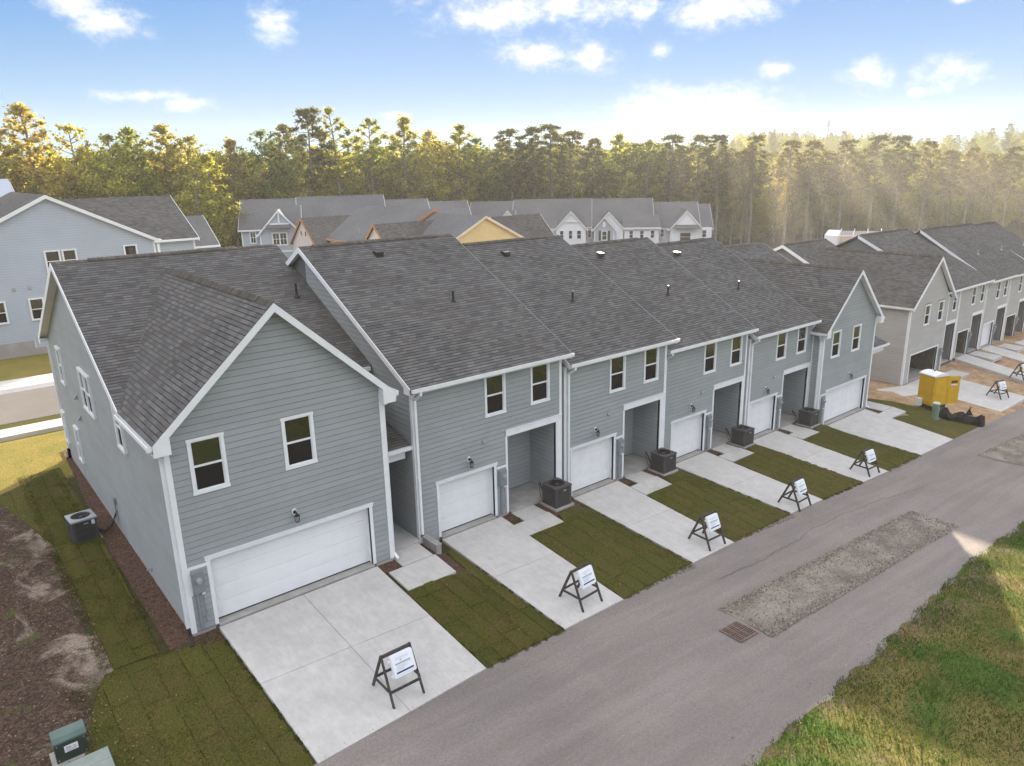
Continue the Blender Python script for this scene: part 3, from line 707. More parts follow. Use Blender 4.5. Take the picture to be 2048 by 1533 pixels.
def pipe_vent(parent, x, y, z, h=.42, m=None):
    mb = MB(); mb.cyl((x, y, z - .1), .045, h + .1, 10); p = mb.build('vent_pipe', m or PIPE, parent); mb = MB(); mb.tube([(x, y, z - .02), (x, y, z + .07)], .13, 12, .06); mb.build('pipe_boot', m or PIPE, p)
def box_vent(parent, x, y, z):
    mb = MB(); mb.prism([(x - .16, y - .18, z - .06), (x - .16, y + .12, z + .10), (x - .16, y + .12, z + .18), (x - .16, y - .18, z + .13)], (.32, 0, 0)); mb.build('roof_vent', BLACK, parent)

def mid_unit(x0, x1, yf, s, gx0, gx1, px0, px1, wins, lamp, vent, met, rx1, ry, rz, label, nsh, bv, pv, step, last=False):
    t = thing('townhouse', ((x0 + x1) / 2, yf, s), label, 'townhouse', 'townhouses of the grey row along the alley'); pl = Plane((x0, yf, s), (1, 0, 0), (0, -1, 0)); W_ = x1 - x0
    ops = [(gx0 - x0 + .1, gx1 - x0 - .1, -.1, 2.0), (px0 - x0, px1 - x0, -.2, 3.0)] + [(a - x0, a - x0 + .94, 3.94, 5.50) for a in wins]
    mb = MB(); wall(pl, [(0, -.6), (W_, -.6), (W_, 5.62), (0, 5.62)], ops, mb); sl = (rz - (s + 5.72)) / (ry - (yf - .35)); yb = 2 * ry - yf
    def zr(y): return rz - sl * abs(y - ry) - .14
    # side, back walls and porch recess
    for xx, nn in ((x0, -1), (x1, 1)):
        mb.prism([(xx, yf + .1, s - .6), (xx, yb, s - .6), (xx, yb, zr(yb)), (xx, ry, zr(ry)), (xx, yf + .1, zr(yf + .1))], (-.1 * nn, 0, 0), .5)
    mb.box(x0, x1, yb - .1, yb, s - .6, zr(yb) - .02, .5)
    D = 1.55; mb.box(px0 - .12, px1 + .05, yf + D, yf + D + .1, s - .2, s + 3.1, .5); mb.box(px0 - .1, px0 - .01, yf + .1, yf + D, s - .2, s + 3.1, .5); mb.box(px1 + .005, px1 + .05, yf + .1, yf + D, s - .2, s + 3.1, .5)
    mb.build('wall', LAP_SHADE, t)
    mb = MB(); mb.box(px0 - .02, px1 + .0, yf + .1, yf + D, s + 3.0, s + 3.05); mb.build('porch_ceiling', WHITE, t)
    mb = MB(); mb.box(px0 - .02, px1 + .02, yf - .02, yf + D - .02, s - .3, s - .03); mb.build('porch_floor', CONC2, t)
    mb = MB(); mb.box(x0, gx0 - .0, yf - .02, yf, s - .6, s - .02); mb.build('foundation', FOUND, t); mb = MB(); mb.box(gx1, px0 + .1, yf - .02, yf, s - .6, s - .02); mb.build('foundation', FOUND, t)
    siding(pl, [(.12, 0), (W_ - .12, 0), (W_ - .12, 5.6), (.12, 5.6)], [(gx0 - x0, gx1 - x0, -.1, 2.12), (px0 - x0 - .09, W_, -.2, 3.22)] + [(a - x0, a - x0 + .94, 3.94, 5.50) for a in wins], t)
    siding(Plane((px0 - .0, yf + D, s), (1, 0, 0), (0, -1, 0)), [(0, 0), (px1 - px0, 0), (px1 - px0, 3), (0, 3)], [], t)
    siding(Plane((px1 + .004, yf, s), (0, 1, 0), (-1, 0, 0)), [(.1, 0), (D, 0), (D, 3), (.1, 3)], [], t)
    # second storey return wall over the lower neighbour roof on the left
    if step:
        pls = Plane((x0, yf, s), (0, -1, 0), (-1, 0, 0)); Lh = ry - yf
        siding(Plane((x0, yf, s), (0, 1, 0), (-1, 0, 0)), [(0, -.0 if step > 1 else 4.9), (Lh, 8.0 if step == 1 else 0), (Lh, rz - s - .18), (0, zr(yf) - s)], [], t)
    for a in wins: window(pl, a - x0, a - x0 + .94, 3.94, 5.50, t)
    garage_door(t, pl, gx0 - x0 + .1, gx1 - x0 - .1, 2.0); garage_trim(t, pl, gx0 - x0 + .1, gx1 - x0 - .1, 2.0)
    mb = MB(); pl.slab(mb, px0 - x0 - .06, W_ + .0, 3.0, 3.24, -.12, .035); pl.slab(mb, px0 - x0 - .09, W_ + .0, 3.24, 3.265, -.02, .06); mb.build('porch_beam', WHITE, t)
    mb = MB(); pl.slab(mb, px0 - x0 - .09, px0 - x0, -.05, 3.0, -.12, .03); mb.build('porch_trim', WHITE, t)
    mb = MB(); pl.slab(mb, gx1 - x0 + .03, px0 - x0 - .09, 1.83, 1.92, .0, .03); mb.build('meter_trim', WHITE, t)
    mb = MB(); pl.slab(mb, px1 - x0, W_ - .0, -.05, 3.0, -.12, .03); pl.slab(mb, W_ - .12, W_, 3.265, 5.6, 0, .028); mb.build('corner_board', WHITE, t)
    mb = MB(); pl.slab(mb, 0, .12, -.05, 5.6, 0, .028); mb.prism([(x0 - .022, yf - .028, s - .05), (x0, yf - .028, s - .05), (x0, yf + .1, s - .05), (x0 - .022, yf + .1, s - .05)], (0, 0, 5.6)); mb.build('corner_board', WHITE, t)
    meter(t, pl, met - x0, 1.78); wall_lamp(t, pl, lamp - x0, 2.58); vent_hood(t, pl, vent - x0, 3.09)
    mb = MB(); c = (px0 + .95, yf + D - .02, s + .75); mb.box(c[0] - .08, c[0] + .08, c[1] - .03, c[1], c[2] - .1, c[2] + .1); mb.cyl((c[0], c[1] - .03, c[2]), .03, .09, 8, axis=(0, -1, 0)); mb.build('hose_bib', DGREY, t)
    # roof
    ze = s + 5.72; y_e = yf - .35; xl = x0 - .22 if step > 1 else x0 - .03; d = MB(); deck(d, [(xl, y_e, ze), (rx1, y_e, ze), (rx1, ry, rz), (xl, ry, rz)]); deck(d, [(xl, ry, rz), (rx1, ry, rz), (rx1, 2 * ry - y_e, ze), (xl, 2 * ry - y_e, ze)]); d.build('roof', DECK, t)
    Ls = math.hypot(ry - y_e, rz - ze)
    shingles([((xl, y_e - .03, ze - .03 * sl), (1, 0, 0), (0, ry - y_e, rz - ze), [[(0, 0), (rx1 - xl, 0), (rx1 - xl, Ls + .03), (0, Ls + .03)]])], t, nsh)
    mb = MB(); n = Vector((0, 0, 1))
    mb.prism([(xl, 2 * ry - y_e, ze + .01), (rx1, 2 * ry - y_e, ze + .01), (rx1, ry, rz + .01), (xl, ry, rz + .01)], (0, 0, .012)); mb.build('rear_roof_covering', CAPM, t)
    ridge_caps(t, (xl + .0, ry, rz + .01), (rx1, ry, rz + .01), [(0, ry - y_e, rz - ze) and Vector((0, -(ry - y_e), -(rz - ze))), (0, ry - y_e, -(rz - ze))])
    gutter(t, (xl + .02, y_e, ze), (rx1 + .06, y_e, ze), (0, -1, 0)); soffit_y(t, x0, rx1 - .05, y_e - .0, yf, ze - .16)
    rake(t, (xl, y_e, ze + .02), (xl, ry, rz + .02), (-1, 0, 0), soff=.2 if step > 1 else None, h=.22); rake(t, (rx1, y_e, ze), (rx1, ry, rz), (1, 0, 0))
    if step > 1:
        rake(t, (xl, ry, rz + .02), (xl, 2 * ry - y_e, ze + .02), (-1, 0, 0), soff=.2, h=.22)
        mb = MB(); mb.prism([(xl - .024, y_e - .0, ze - .22), (xl - .024, y_e + .38, ze - .22), (xl - .024, y_e + .38, ze + .15), (xl - .024, y_e, ze - .01)], (.24, 0, 0)); mb.build('eave_return', WHITE, t)
    mb = MB(); mb.prism([(rx1 - .03, y_e - .02, ze - .22), (rx1 - .03, yf, ze - .22), (rx1 - .03, yf, ze + .04), (rx1 - .03, y_e - .02, ze - .02)], (.028, 0, 0)); mb.build('eave_return', WHITE, t)
    box_vent(t, *bv); pipe_vent(t, *pv)
    yy = yf - .075; xx = x0 + (.08 if step > 1 else .17); downspout(t, [(xx + .05, y_e - .05, ze - .12), (xx + .04, y_e - .05, ze - .24), (xx, yy, ze - .48), (xx, yy, s + .35)])
    downspout(t, [(xx, yy, s + .37), (xx, yy, s - .05), (xx + .08, yy - .2, s - .22)] if step <= 1 else [(xx, yy, s + .37), (xx, yy, s + .12), (xx + .16, yy - .22, s + .02)], m=WHITE)
    mb = MB(); mb.prism([(rx1 - .022, y_e, ze + .022), (rx1 + .004, y_e, ze + .022), (rx1 + .004, ry, rz + .022), (rx1 - .022, ry, rz + .022)], (0, 0, .010)); mb.build('drip_edge', METER, t)
    if step == 1: mb = MB(); mb.prism([(x0 + .0, y_e + .3, ze + .3 * sl + .03), (x0 + .055, y_e + .3, ze + .3 * sl + .03), (x0 + .055, ry, rz + .03), (x0 + .0, ry, rz + .03)], (0, 0, .012)); mb.build('flashing', LGREY, t)
    return t
mid_unit(11.95, 18.62, 20.12, -.39, 12.74, 15.36, 15.9, 18.32, (14.93, 17.06), 14.14, 14.83, 15.44, 18.82, 27.4, 9.32, 'second grey townhouse, its high white rake standing above the foreground roof', 300, (14.63, 26.5, 8.85), (16.01, 23.36, 7.2), 2)
mid_unit(18.94, 25.05, 20.3, -.90, 19.26, 21.9, 22.42, 24.73, (21.47, 23.58), 20.67, 21.43, 21.98, 25.3, 27.5, 8.8, 'third grey townhouse of the near row, with the third A-frame sign standing on its driveway', 300, (21.09, 26.5, 8.3), (22.03, 23.07, 6.5), 1)
mid_unit(25.45, 32.0, 20.85, -1.57, 26.25, 28.86, 29.45, 31.75, (28.5, 30.62), 27.67, 28.46, 28.93, 32.15, 27.7, 8.18, 'fourth grey townhouse of the near row, with the fourth A-frame sign on its driveway', 40, (27.31, 26.6, 7.7), (28.72, 23.32, 5.95), 1)
mid_unit(32.3, 38.53, 20.9, -2.03, 32.6, 35.2, 35.73, 38.2, (34.79, 36.8), 34.04, 34.75, 35.27, 38.3, 27.85, 7.7, 'grey townhouse just before the far gabled end unit, its porch tucked against the projecting wing', 40, (33.54, 26.74, 7.2), (34.84, 23.47, 5.5), 1, last=True)

def end_unit(mx0, mx1, wx0, wx1, yf, s, yb, ry, rz, g0, g1, wins, lamp, met, label, nsh, side, rx0, rx1, porch):
    """end unit: main block with ridge along x and a front wing with its own gable over a double garage; side=-1 for left end"""
    t = thing('townhouse', ((wx0 + wx1) / 2, yf, s), label, 'townhouse', 'townhouses of the grey row along the alley'); pl = Plane((wx0, yf, s), (1, 0, 0), (0, -1, 0)); W_ = wx1 - wx0
    xc = (wx0 + wx1) / 2; ez = s + 5.62; az_ = s + 8.78; ex0, ex1 = wx0 - .31, wx1 + .31; ws = (az_ - ez) / (xc - ex0)
    ops = [(g0 - wx0, g1 - wx0, -.1, 2.0)] + [(a - wx0, a - wx0 + .95, 3.94, 5.50) for a in wins]
    hw = 5.62 + .31 * ws - .14; ap = az_ - s - .14
    reg_low = [(0, -.5), (W_, -.5), (W_, hw), (0, hw)]; reg_hi = [(0, hw), (W_, hw), (W_ / 2, ap)]
    mb = MB(); wall(pl, reg_low, ops, mb); wall(pl, reg_hi, [], mb)
    ms = .5; yfm = ry - (rz - (s + 5.55)) / ms; ybm = yb + .35   # main eaves
    zm = lambda y: rz - ms * abs(y - ry) - .14
    yw = yfm + .45
    def side_poly(x, th, y0=None):
        if y0 is None: return mb.prism([(x, yf + .1, s - .5), (x, yb, s - .5), (x, yb, zm(yb)), (x, ry, zm(ry)), (x, yw, zm(yw)), (x, yf + .1, s + hw - .05)], (th, 0, 0), .5)
        return mb.prism([(x, y0, s - .5), (x, yb, s - .5), (x, yb, zm(yb)), (x, ry, zm(ry)), (x, y0, zm(y0))], (th, 0, 0), .5)
    if side < 0:
        side_poly(wx0, .1); mb.box(wx1 - .1, wx1, yf + .1, yw + 1, s - .5, s + hw - .05, .5); side_poly(mx1 - .1, .1, yw + 1.8); mb.box(wx1, mx1, yw + .5, yw + .6, s - .2, zm(yw), .5)
        siding(Plane((wx0, yf, s), (0, 1, 0), (-1, 0, 0)), [(.12, 0), (yb - yf - .12, 0), (yb - yf - .12, zm(yb) - s), (.12, zm(yb) - s)], [(y - yf, y2 - yf, a, b) for y, y2, a, b in SIDEW], t)
        siding(Plane((wx0, yf, s), (0, 1, 0), (-1, 0, 0)), [(yw - yf, zm(yb) - s), (yb - yf, zm(yb) - s), (ry - yf, zm(ry) - s)], [], t, zbase=EXPO * math.floor((zm(yb) - s) / EXPO))
        siding(Plane((wx1, yf, s), (0, 1, 0), (1, 0, 0)), [(.1, 0), (4.2, 0), (4.2, hw - .2), (.1, hw - .2)], [], t)
    else:
        side_poly(wx0, .1); side_poly(mx1 - .1, .1, yw + .2); mb.box(wx1 - .1, wx1, yf + .1, yw + .4, s - .5, s + hw - .05, .5); mb.box(wx1, mx1, yw, yw + .1, s - .2, zm(yw), .5)
        siding(Plane((wx0, yf, s), (0, 1, 0), (-1, 0, 0)), [(.1, 0), (.9, 0), (.9, hw - .25), (.1, hw - .25)], [], t)
    mb.box(mx0, mx1, yb - .1, yb, s - .5, zm(yb) - .02, .5); mb.build('wall', LAP_SHADE, t)
    siding(pl, reg_low, [(0, .11, -1, 5.7), (W_ - .11, W_, -1, 5.7), (g0 - wx0 - .1, g1 - wx0 + .1, -.1, 2.1), (-.1, g0 - wx0 - .1, -.5, -.02), (g1 - wx0 + .1, W_, -.5, -.02)] + ops[1:], t)
    siding(pl, reg_hi, [], t, zbase=EXPO * math.floor(hw / EXPO))
    mb = MB(); mb.box(wx0, g0 - .1, yf - .02, yf, s - .5, s - .03); mb.box(g1 + .1, wx1, yf - .02, yf, s - .5, s - .03); mb.box(wx0 - .02, wx0, yf, yb, s - .5, s - .03); mb.build('foundation', FOUND, t)
    for a in wins: window(pl, a - wx0, a - wx0 + .95, 3.94, 5.50, t)
    garage_door(t, pl, g0 - wx0, g1 - wx0, 2.0, cols=8); garage_trim(t, pl, g0 - wx0, g1 - wx0, 2.0)
    mb = MB(); pl.slab(mb, 0, .11, -.03, 5.6, 0, .03); mb.box(wx0 - .024, wx0, yf - .03, yf + .11, s - .03, s + 5.55); mb.build('corner_board', WHITE, t)
    mb = MB(); pl.slab(mb, W_ - .11, W_, -.03, 5.6, 0, .03); mb.box(wx1, wx1 + .024, yf - .03, yf + .11, s - .03, s + 5.55); mb.build('corner_board', WHITE, t)
    mb = MB(); pl.slab(mb, met - wx0 - .06, g0 - wx0 - .1, 1.86, 1.95, 0, .028); pl.slab(mb, met - wx0 - .07, met - wx0 + .0, 1.1, 1.86, 0, .027); mb.build('meter_trim', WHITE, t)
    meter(t, pl, met - wx0, 1.80); wall_lamp(t, pl, lamp - wx0, 2.62)
    # roofs: wing gable runs back until it meets the main slope
    yv = ry - (rz - az_) / ms if az_ < rz else ry; yv0 = ry - (rz - ez) / ms; fy = yf - .31; d = MB()
    deck(d, [(ex0, fy, ez), (xc, fy, az_), (xc, yv, az_), (ex0, yv0, ez)]); deck(d, [(xc, fy, az_), (ex1, fy, ez), (ex1, yv0, ez), (xc, yv, az_)])
    zeM = s + 5.55
    deck(d, [(rx0, yfm, zeM), (rx1, yfm, zeM), (rx1, ry, rz), (rx0, ry, rz)]) if False else None
    deck(d, [(rx0, yfm, zeM), (xc, yv, az_), (xc, ry, rz), (rx0, ry, rz)]) if side < 0 else deck(d, [(rx0, yfm, zeM), (wx0 - .3, yfm, zeM), (xc, yv, az_), (xc, ry, rz), (rx0, ry, rz)])
    deck(d, [(xc, yv, az_), (ex1, yv0, ez), (rx1, yfm, zeM), (rx1, ry, rz), (xc, ry, rz)])
    deck(d, [(rx0, ry, rz), (rx1, ry, rz), (rx1, ybm, rz - ms * (ybm - ry)), (rx0, ybm, rz - ms * (ybm - ry))]); d.build('roof', DECK, t)
    Lw = math.hypot(xc - ex0, az_ - ez); Lm = math.hypot(ry - yfm, rz - zeM); k = Lm / (ry - yfm)
    P = [((ex0 - .0, fy - .02, ez), (0, 1, 0), (xc - ex0, 0, az_ - ez), [[(0, -.03), (yv0 - fy + .02, -.03), (yv - fy + .02, Lw), (0, Lw)]]),
         ((ex1, fy - .02, ez), (0, 1, 0), (xc - ex1, 0, az_ - ez), [[(0, -.03), (yv0 - fy + .02, -.03), (yv - fy + .02, Lw), (0, Lw)]]),
         ((rx0, yfm, zeM), (1, 0, 0), (0, ry - yfm, rz - zeM), [([(0, 0), (ex0 - rx0, 0)] if ex0 - rx0 > .02 else [(0, 0)]) + [(xc - rx0, (yv - yfm) * k), (xc - rx0, Lm), (0, Lm)], [(xc - rx0, (yv - yfm) * k), (ex1 - rx0 + .05, 0), (rx1 - rx0, 0), (rx1 - rx0, Lm), (xc - rx0, Lm)]])]
    shingles(P, t, nsh)
    zb = rz - ms * (ybm - ry); mb = MB(); mb.prism([(rx0, ybm, zb + .01), (rx1, ybm, zb + .01), (rx1, ry, rz + .01), (rx0, ry, rz + .01)], (0, 0, .012)); mb.build('rear_roof_covering', CAPM, t)
    ridge_caps(t, (rx0, ry, rz + .01), (rx1, ry, rz + .01), [(0, -1, -ms), (0, 1, -ms)], 1.1); ridge_caps(t, (xc, fy, az_ + .01), (xc, yv, az_ + .01), [(-1, 0, -ws), (1, 0, -ws)], 1.0)
    # trim of the wing gable
    for e in (ex0, ex1):
        rake(t, (e, fy, ez + .02), (xc, fy, az_ + .02), (0, -1, 0), soff=.3, h=.25)
        mb = MB(); sg = 1 if e < xc else -1; mb.prism([(e, fy - .026, ez - .30), (e + sg * .42, fy - .026, ez - .30), (e + sg * .42, fy - .026, ez + .14), (e, fy - .026, ez + .0)], (0, .3, 0)); mb.build('eave_return', WHITE, t)
        gutter(t, (e, fy - .0, ez), (e, (yv0 if e < xc or side > 0 else yv0) - .1, ez), (-sg, 0, 0)); mb = MB(); mb.box(min(e, e + sg * .31), max(e, e + sg * .31), fy + .3, yv0, ez - .2, ez - .18); mb.build('soffit', WHITE, t)
    gb = 1 if side < 0 else 0
    for xr, sd in (((rx0, -1),) if side < 0 else ((rx1, 1),)):
        rake(t, (xr, yfm, zeM + .02), (xr, ry, rz + .02), (sd, 0, 0), soff=.3, h=.25); rake(t, (xr, ry, rz + .02), (xr, ybm, zb + .02), (sd, 0, 0), soff=.3, h=.25)
    mb = MB(); xr = rx0 if side < 0 else rx1 - .3; mb.box(xr - (.026 if side < 0 else 0), xr + .3 + (0 if side < 0 else .026), ybm - .42, ybm, zb - .30, zb - .05); mb.build('eave_return', WHITE, t)
    gutter(t, (rx0, ybm, zb), (rx1, ybm, zb), (0, 1, 0))
    gutter(t, ((ex1 + .05 if side < 0 else wx1 + .35), yfm, zeM), (rx1 - (.1 if side < 0 else 0), yfm, zeM), (0, -1, 0))
    # small shed roof over the side porch
    a, b, y0_, z0_, rise = porch; d = MB(); deck(d, [(a, y0_, z0_), (b, y0_, z0_), (b, y0_ + 2.6, z0_ + rise), (a, y0_ + 2.6, z0_ + rise)]); d.build('porch_roof', DECK, t)
    L = math.hypot(2.6, rise); shingles([((a, y0_ - .02, z0_), (1, 0, 0), (0, 2.6, rise), [[(0, 0), (b - a, 0), (b - a, L), (0, L)]])], t, 0)
    gutter(t, (a, y0_, z0_), (b + .04, y0_, z0_), (0, -1, 0)); mb = MB(); mb.box(a, b - .12, y0_ + .18, y0_ + .34, z0_ - .5, z0_ - .16); mb.build('porch_beam', WHITE, t)
    if side > 0: rake(t, (b, y0_, z0_), (b, y0_ + 2.6, z0_ + rise), (1, 0, 0))
    # corner downspouts
    x_ = wx0 - .07; downspout(t, [(ex0 - .05, fy + .35, ez - .12), (ex0 - .03, fy + .36, ez - .22), (x_, yf + .13, ez - .5), (x_, yf + .13, s + .05)]); downspout(t, [(x_, yf + .13, s + .08), (x_ + .01, yf + .05, s - .1), (x_ - .1, yf - .45, s - .13)], m=BLACK, w=.1, h=.1)
    x_ = wx1 + .07; downspout(t, [(ex1 + .05, fy + .1, ez - .12), (ex1 + .03, fy + .12, ez - .22), (x_, yf + .09, ez - .45), (x_, yf + .09, s + .1), (x_ + .05, yf - .1, s - .06)])
    return t, pl
SIDEW = [(34.0, 34.9, 3.92, 5.48), (28.35, 30.2, 3.92, 5.48), (23.95, 24.85, 3.92, 5.45), (36.35, 37.0, .75, 2.2), (33.25, 34.05, .75, 2.25)]
u1, _ = end_unit(4.17, 11.95, 4.17, 10.48, 19.39, 0, 37.2, 30.0, 9.25, 4.88, 9.76, (4.73, 7.27), 7.37, 4.33, 'large foreground end townhouse with broad front gable, wide white garage door and bare side wall', 300, -1, 3.87, 11.93, (10.5, 11.92, 20.3, 3.25, .75))
plL = Plane((4.17, 0, 0), (0, 1, 0), (-1, 0, 0))
for (a, b, c, d_) in SIDEW: window(plL, a, b, c, d_, u1, cols=2 if b - a > 1.5 else 1, solid=True)
pipe_vent(u1, 11.15, 26.61, 7.6, .5)
for z in (3.94, 3.08):
    mb = MB(); mb.prism([(4.15, 31.9, z + .1), (4.15, 31.9, z - .1), (4.0, 31.9, z - .1)], (0, .2, 0)); plL.slab(mb, 31.87, 32.13, z - .13, z + .13, .012, .02); mb.build('vent_hood', SID, u1)
mb = MB(); mb.cyl((4.15, 23.36, .25), .07, .05, 14, axis=(-1, 0, 0)); mb.cyl((4.1, 23.36, .25), .03, .1, 8, axis=(-1, 0, 0)); mb.build('hose_bib', LGREY, u1)
mb = MB(); plL.slab(mb, 27.5, 27.72, .95, 1.2, .015, .10); mb.tube([(4.1, 27.6, .95), (4.1, 27.62, .5), (4.0, 27.66, .35)], .02, 6); mb.build('disconnect_box', METER, u1)
mb = MB(); mb.box(4.06, 4.16, 37.0, 37.1, 0, 5.1); mb.build('downspout', WHITE, u1); mb = MB(); mb.box(4.03, 4.15, 37.0, 37.12, -.2, .35); mb.box(3.95, 4.15, 37.0, 37.14, -.2, -.05); mb.build('drain_boot', BLACK, u1)
mb = MB(); mb.box(4.145, 4.17, 37.2 - .11, 37.2, -.03, 5.3); mb.build('corner_board', WHITE, u1)
SIDEW = []
end_unit(38.4, 46.2, 38.53, 44.46, 20.29, -2.62, 37.0, 29.7, 6.7, 39.4, 43.88, (39.42, 41.72), 41.8, 38.78, 'gabled end townhouse at the far end of the near row, beside the yellow portable toilet', 0, 1, 38.3, 46.5, (44.5, 46.9, 20.5, 1.0, .8))
# short concrete retaining wall beside the first walk
t = thing('retaining_wall', (12.16, 19.6, -.3), 'short grey concrete block wall below the downspout between walk and second driveway', 'wall')
mb = MB(); mb.box(12.0, 12.2, 19.15, 20.08, -.75, -.10); mb.build('block', CONC2, t); mb = MB(); mb.box(11.985, 12.215, 19.13, 20.085, -.10, -.04); mb.build('cap', CONC2, t)
# ------------------------------------------------------------------ condensers beside the porches
def condenser(name, loc, label, rz=0, base=None):
    if base: return copy_thing(base, loc, rz, label)
    t = thing(name, loc, label, 'air conditioner', 'air conditioning condensers by the houses', rz); local(t); w_, h = .40, .86
    mb = MB(); mb.box(-.48, .48, -.48, .48, -.06, .03); mb.build('pad', CONC2, t)
    mb = MB(); mb.box(-w_ + .02, w_ - .02, -w_ + .02, w_ - .02, .05, h - .04); mb.build('core', BLACK, t)
    mb = MB()
    for sx, sy in ((1, 1), (1, -1), (-1, 1), (-1, -1)): mb.prism([(sx * w_, sy * (w_ - .10), .04), (sx * w_, sy * w_, .04), (sx * (w_ - .10), sy * w_, .04), (sx * (w_ - .06), sy * (w_ - .06), .04)], (0, 0, h - .06))
    mb.box(-w_, w_, -w_, w_, .03, .08); mb.build('casing', DGREY, t)
    mb = MB(); n = 15
    for k in range(n):   # vertical louvre ribs on the four sides
        a = -w_ + .10 + k * (2 * w_ - .2) / (n - 1)
        for p, q, r_, s_ in ((a - .012, a + .012, -w_ - .004, -w_ + .02), (a - .012, a + .012, w_ - .02, w_ + .004)): mb.box(p, q, r_, s_, .08, h - .06)
        for p, q, r_, s_ in ((-w_ - .004, -w_ + .02, a - .012, a + .012), (w_ - .02, w_ + .004, a - .012, a + .012)): mb.box(p, q, r_, s_, .08, h - .06)
    for z in (.3, .52): mb.box(-w_ - .002, w_ + .002, -w_ - .002, w_ + .002, z, z + .015)
    mb.build('louvre_panel', DGREY, t)
    # top with round fan opening
    mb = MB(); N = 32; rr = .31
    for k in range(N):
        a, b = 2 * math.pi * k / N, 2 * math.pi * (k + 1) / N
        def sq(x): m_ = max(abs(math.cos(x)), abs(math.sin(x))); return (w_ + .015) * math.cos(x) / m_, (w_ + .015) * math.sin(x) / m_
        p, q = sq(a), sq(b); mb.face([(rr * math.cos(a), rr * math.sin(a), h), (p[0], p[1], h - .015), (q[0], q[1], h - .015), (rr * math.cos(b), rr * math.sin(b), h)]); mb.face([(p[0], p[1], h - .015), (p[0], p[1], h - .07), (q[0], q[1], h - .07), (q[0], q[1], h - .015)]); mb.face([(rr * math.cos(b), rr * math.sin(b), h), (rr * math.cos(b), rr * math.sin(b), h - .12), (rr * math.cos(a), rr * math.sin(a), h - .12), (rr * math.cos(a), rr * math.sin(a), h)])
    mb.build('top_cover', DGREY, t)
    mb = MB()
    for rr_ in (.06, .12, .18, .24, .30): mb.tube([(rr_ * math.cos(2 * math.pi * k / 20), rr_ * math.sin(2 * math.pi * k / 20), h + .004) for k in range(21)], .004, 4)
    for k in range(8): a = math.pi * k / 8; mb.bar((-.31 * math.cos(a), -.31 * math.sin(a), h), (.31 * math.cos(a), .31 * math.sin(a), h), .006, .006)
    g = mb.build('fan_grille', BLACK, t); mb = MB(); mb.cyl((0, 0, h - .08), .07, .06, 12); mb.build('fan_motor', LGREY, g)
    mb = MB()
    for k in range(3):
        a = 2 * math.pi * k / 3; mb.face([(0, 0, h - .08), (.29 * math.cos(a), .29 * math.sin(a), h - .06), (.29 * math.cos(a + .7), .29 * math.sin(a + .7), h - .10)])
    mb.build('fan_blade', DGREY, g)
    mb = MB(); mb.box(-.02, .12, -w_ - .012, -w_ - .004, h - .2, h - .16); mb.build('name_plate', LGREY, t)
    return t
HB = mat('line_set_insulation', (.02, .02, .02), .7)
ac = condenser('condenser', (17.85, 19.55, -.50), 'dark grey condenser at the porch of the second townhouse, nearest of the porch condensers')
for x, y, z, l in ((24.4, 19.72, -1.0, 'dark grey condenser beside the porch of the third townhouse'), (31.25, 20.25, -1.66, 'dark grey condenser beside the porch of the fourth townhouse'), (37.6, 20.25, -2.13, 'dark grey condenser in the corner next to the far gabled end unit')):
    condenser('condenser', (x, y, z), l, 0, ac)
for c, X in ((ac, 0),):
    pass
for o in [o for o in bpy.data.objects if o.name.startswith('condenser') and o.parent is None]:
    mb = MB(); mb.tube([(-.1, .40, .25), (-.15, .62, .22), (-.05, .85, .45), (.0, 1.0, .55)], .022, 6); mb.tube([(-.2, .40, .2), (-.3, .6, .1), (-.1, .9, .4), (-.05, 1.0, .6)], .012, 5)
    ORG[o.name] = (0, 0, 0); mb.build('refrigerant_line', HB, o)
t = condenser('condenser', (3.05, 28.05, -.16), 'dark condenser with pale top on the grass beside the bare side wall', R(4)); t['label'] = 'dark condenser with pale top on the grass beside the bare side wall'
for c in t.children:
    if c.name.startswith('top_cover'): c.data = c.data.copy(); c.data.materials[0] = LGREY
    if c.name.startswith('pad'): c.data.materials[0] = CONC2
ORG[t.name] = (0, 0, 0)
mb = MB(); mb.tube([(.4, -.1, .30), (.6, -.25, .10), (.85, -.3, .25), (1.06, -.4, .8)], .03, 7); mb.tube([(.4, .0, .22), (.7, -.1, .02), (.9, -.2, .3), (1.07, -.3, .75)], .018, 6); mb.build('refrigerant_line', HB, t)
mb = MB(); mb.box(.22, .32, -.412, -.405, .60, .76); mb.build('energy_label', SIGNW, t)
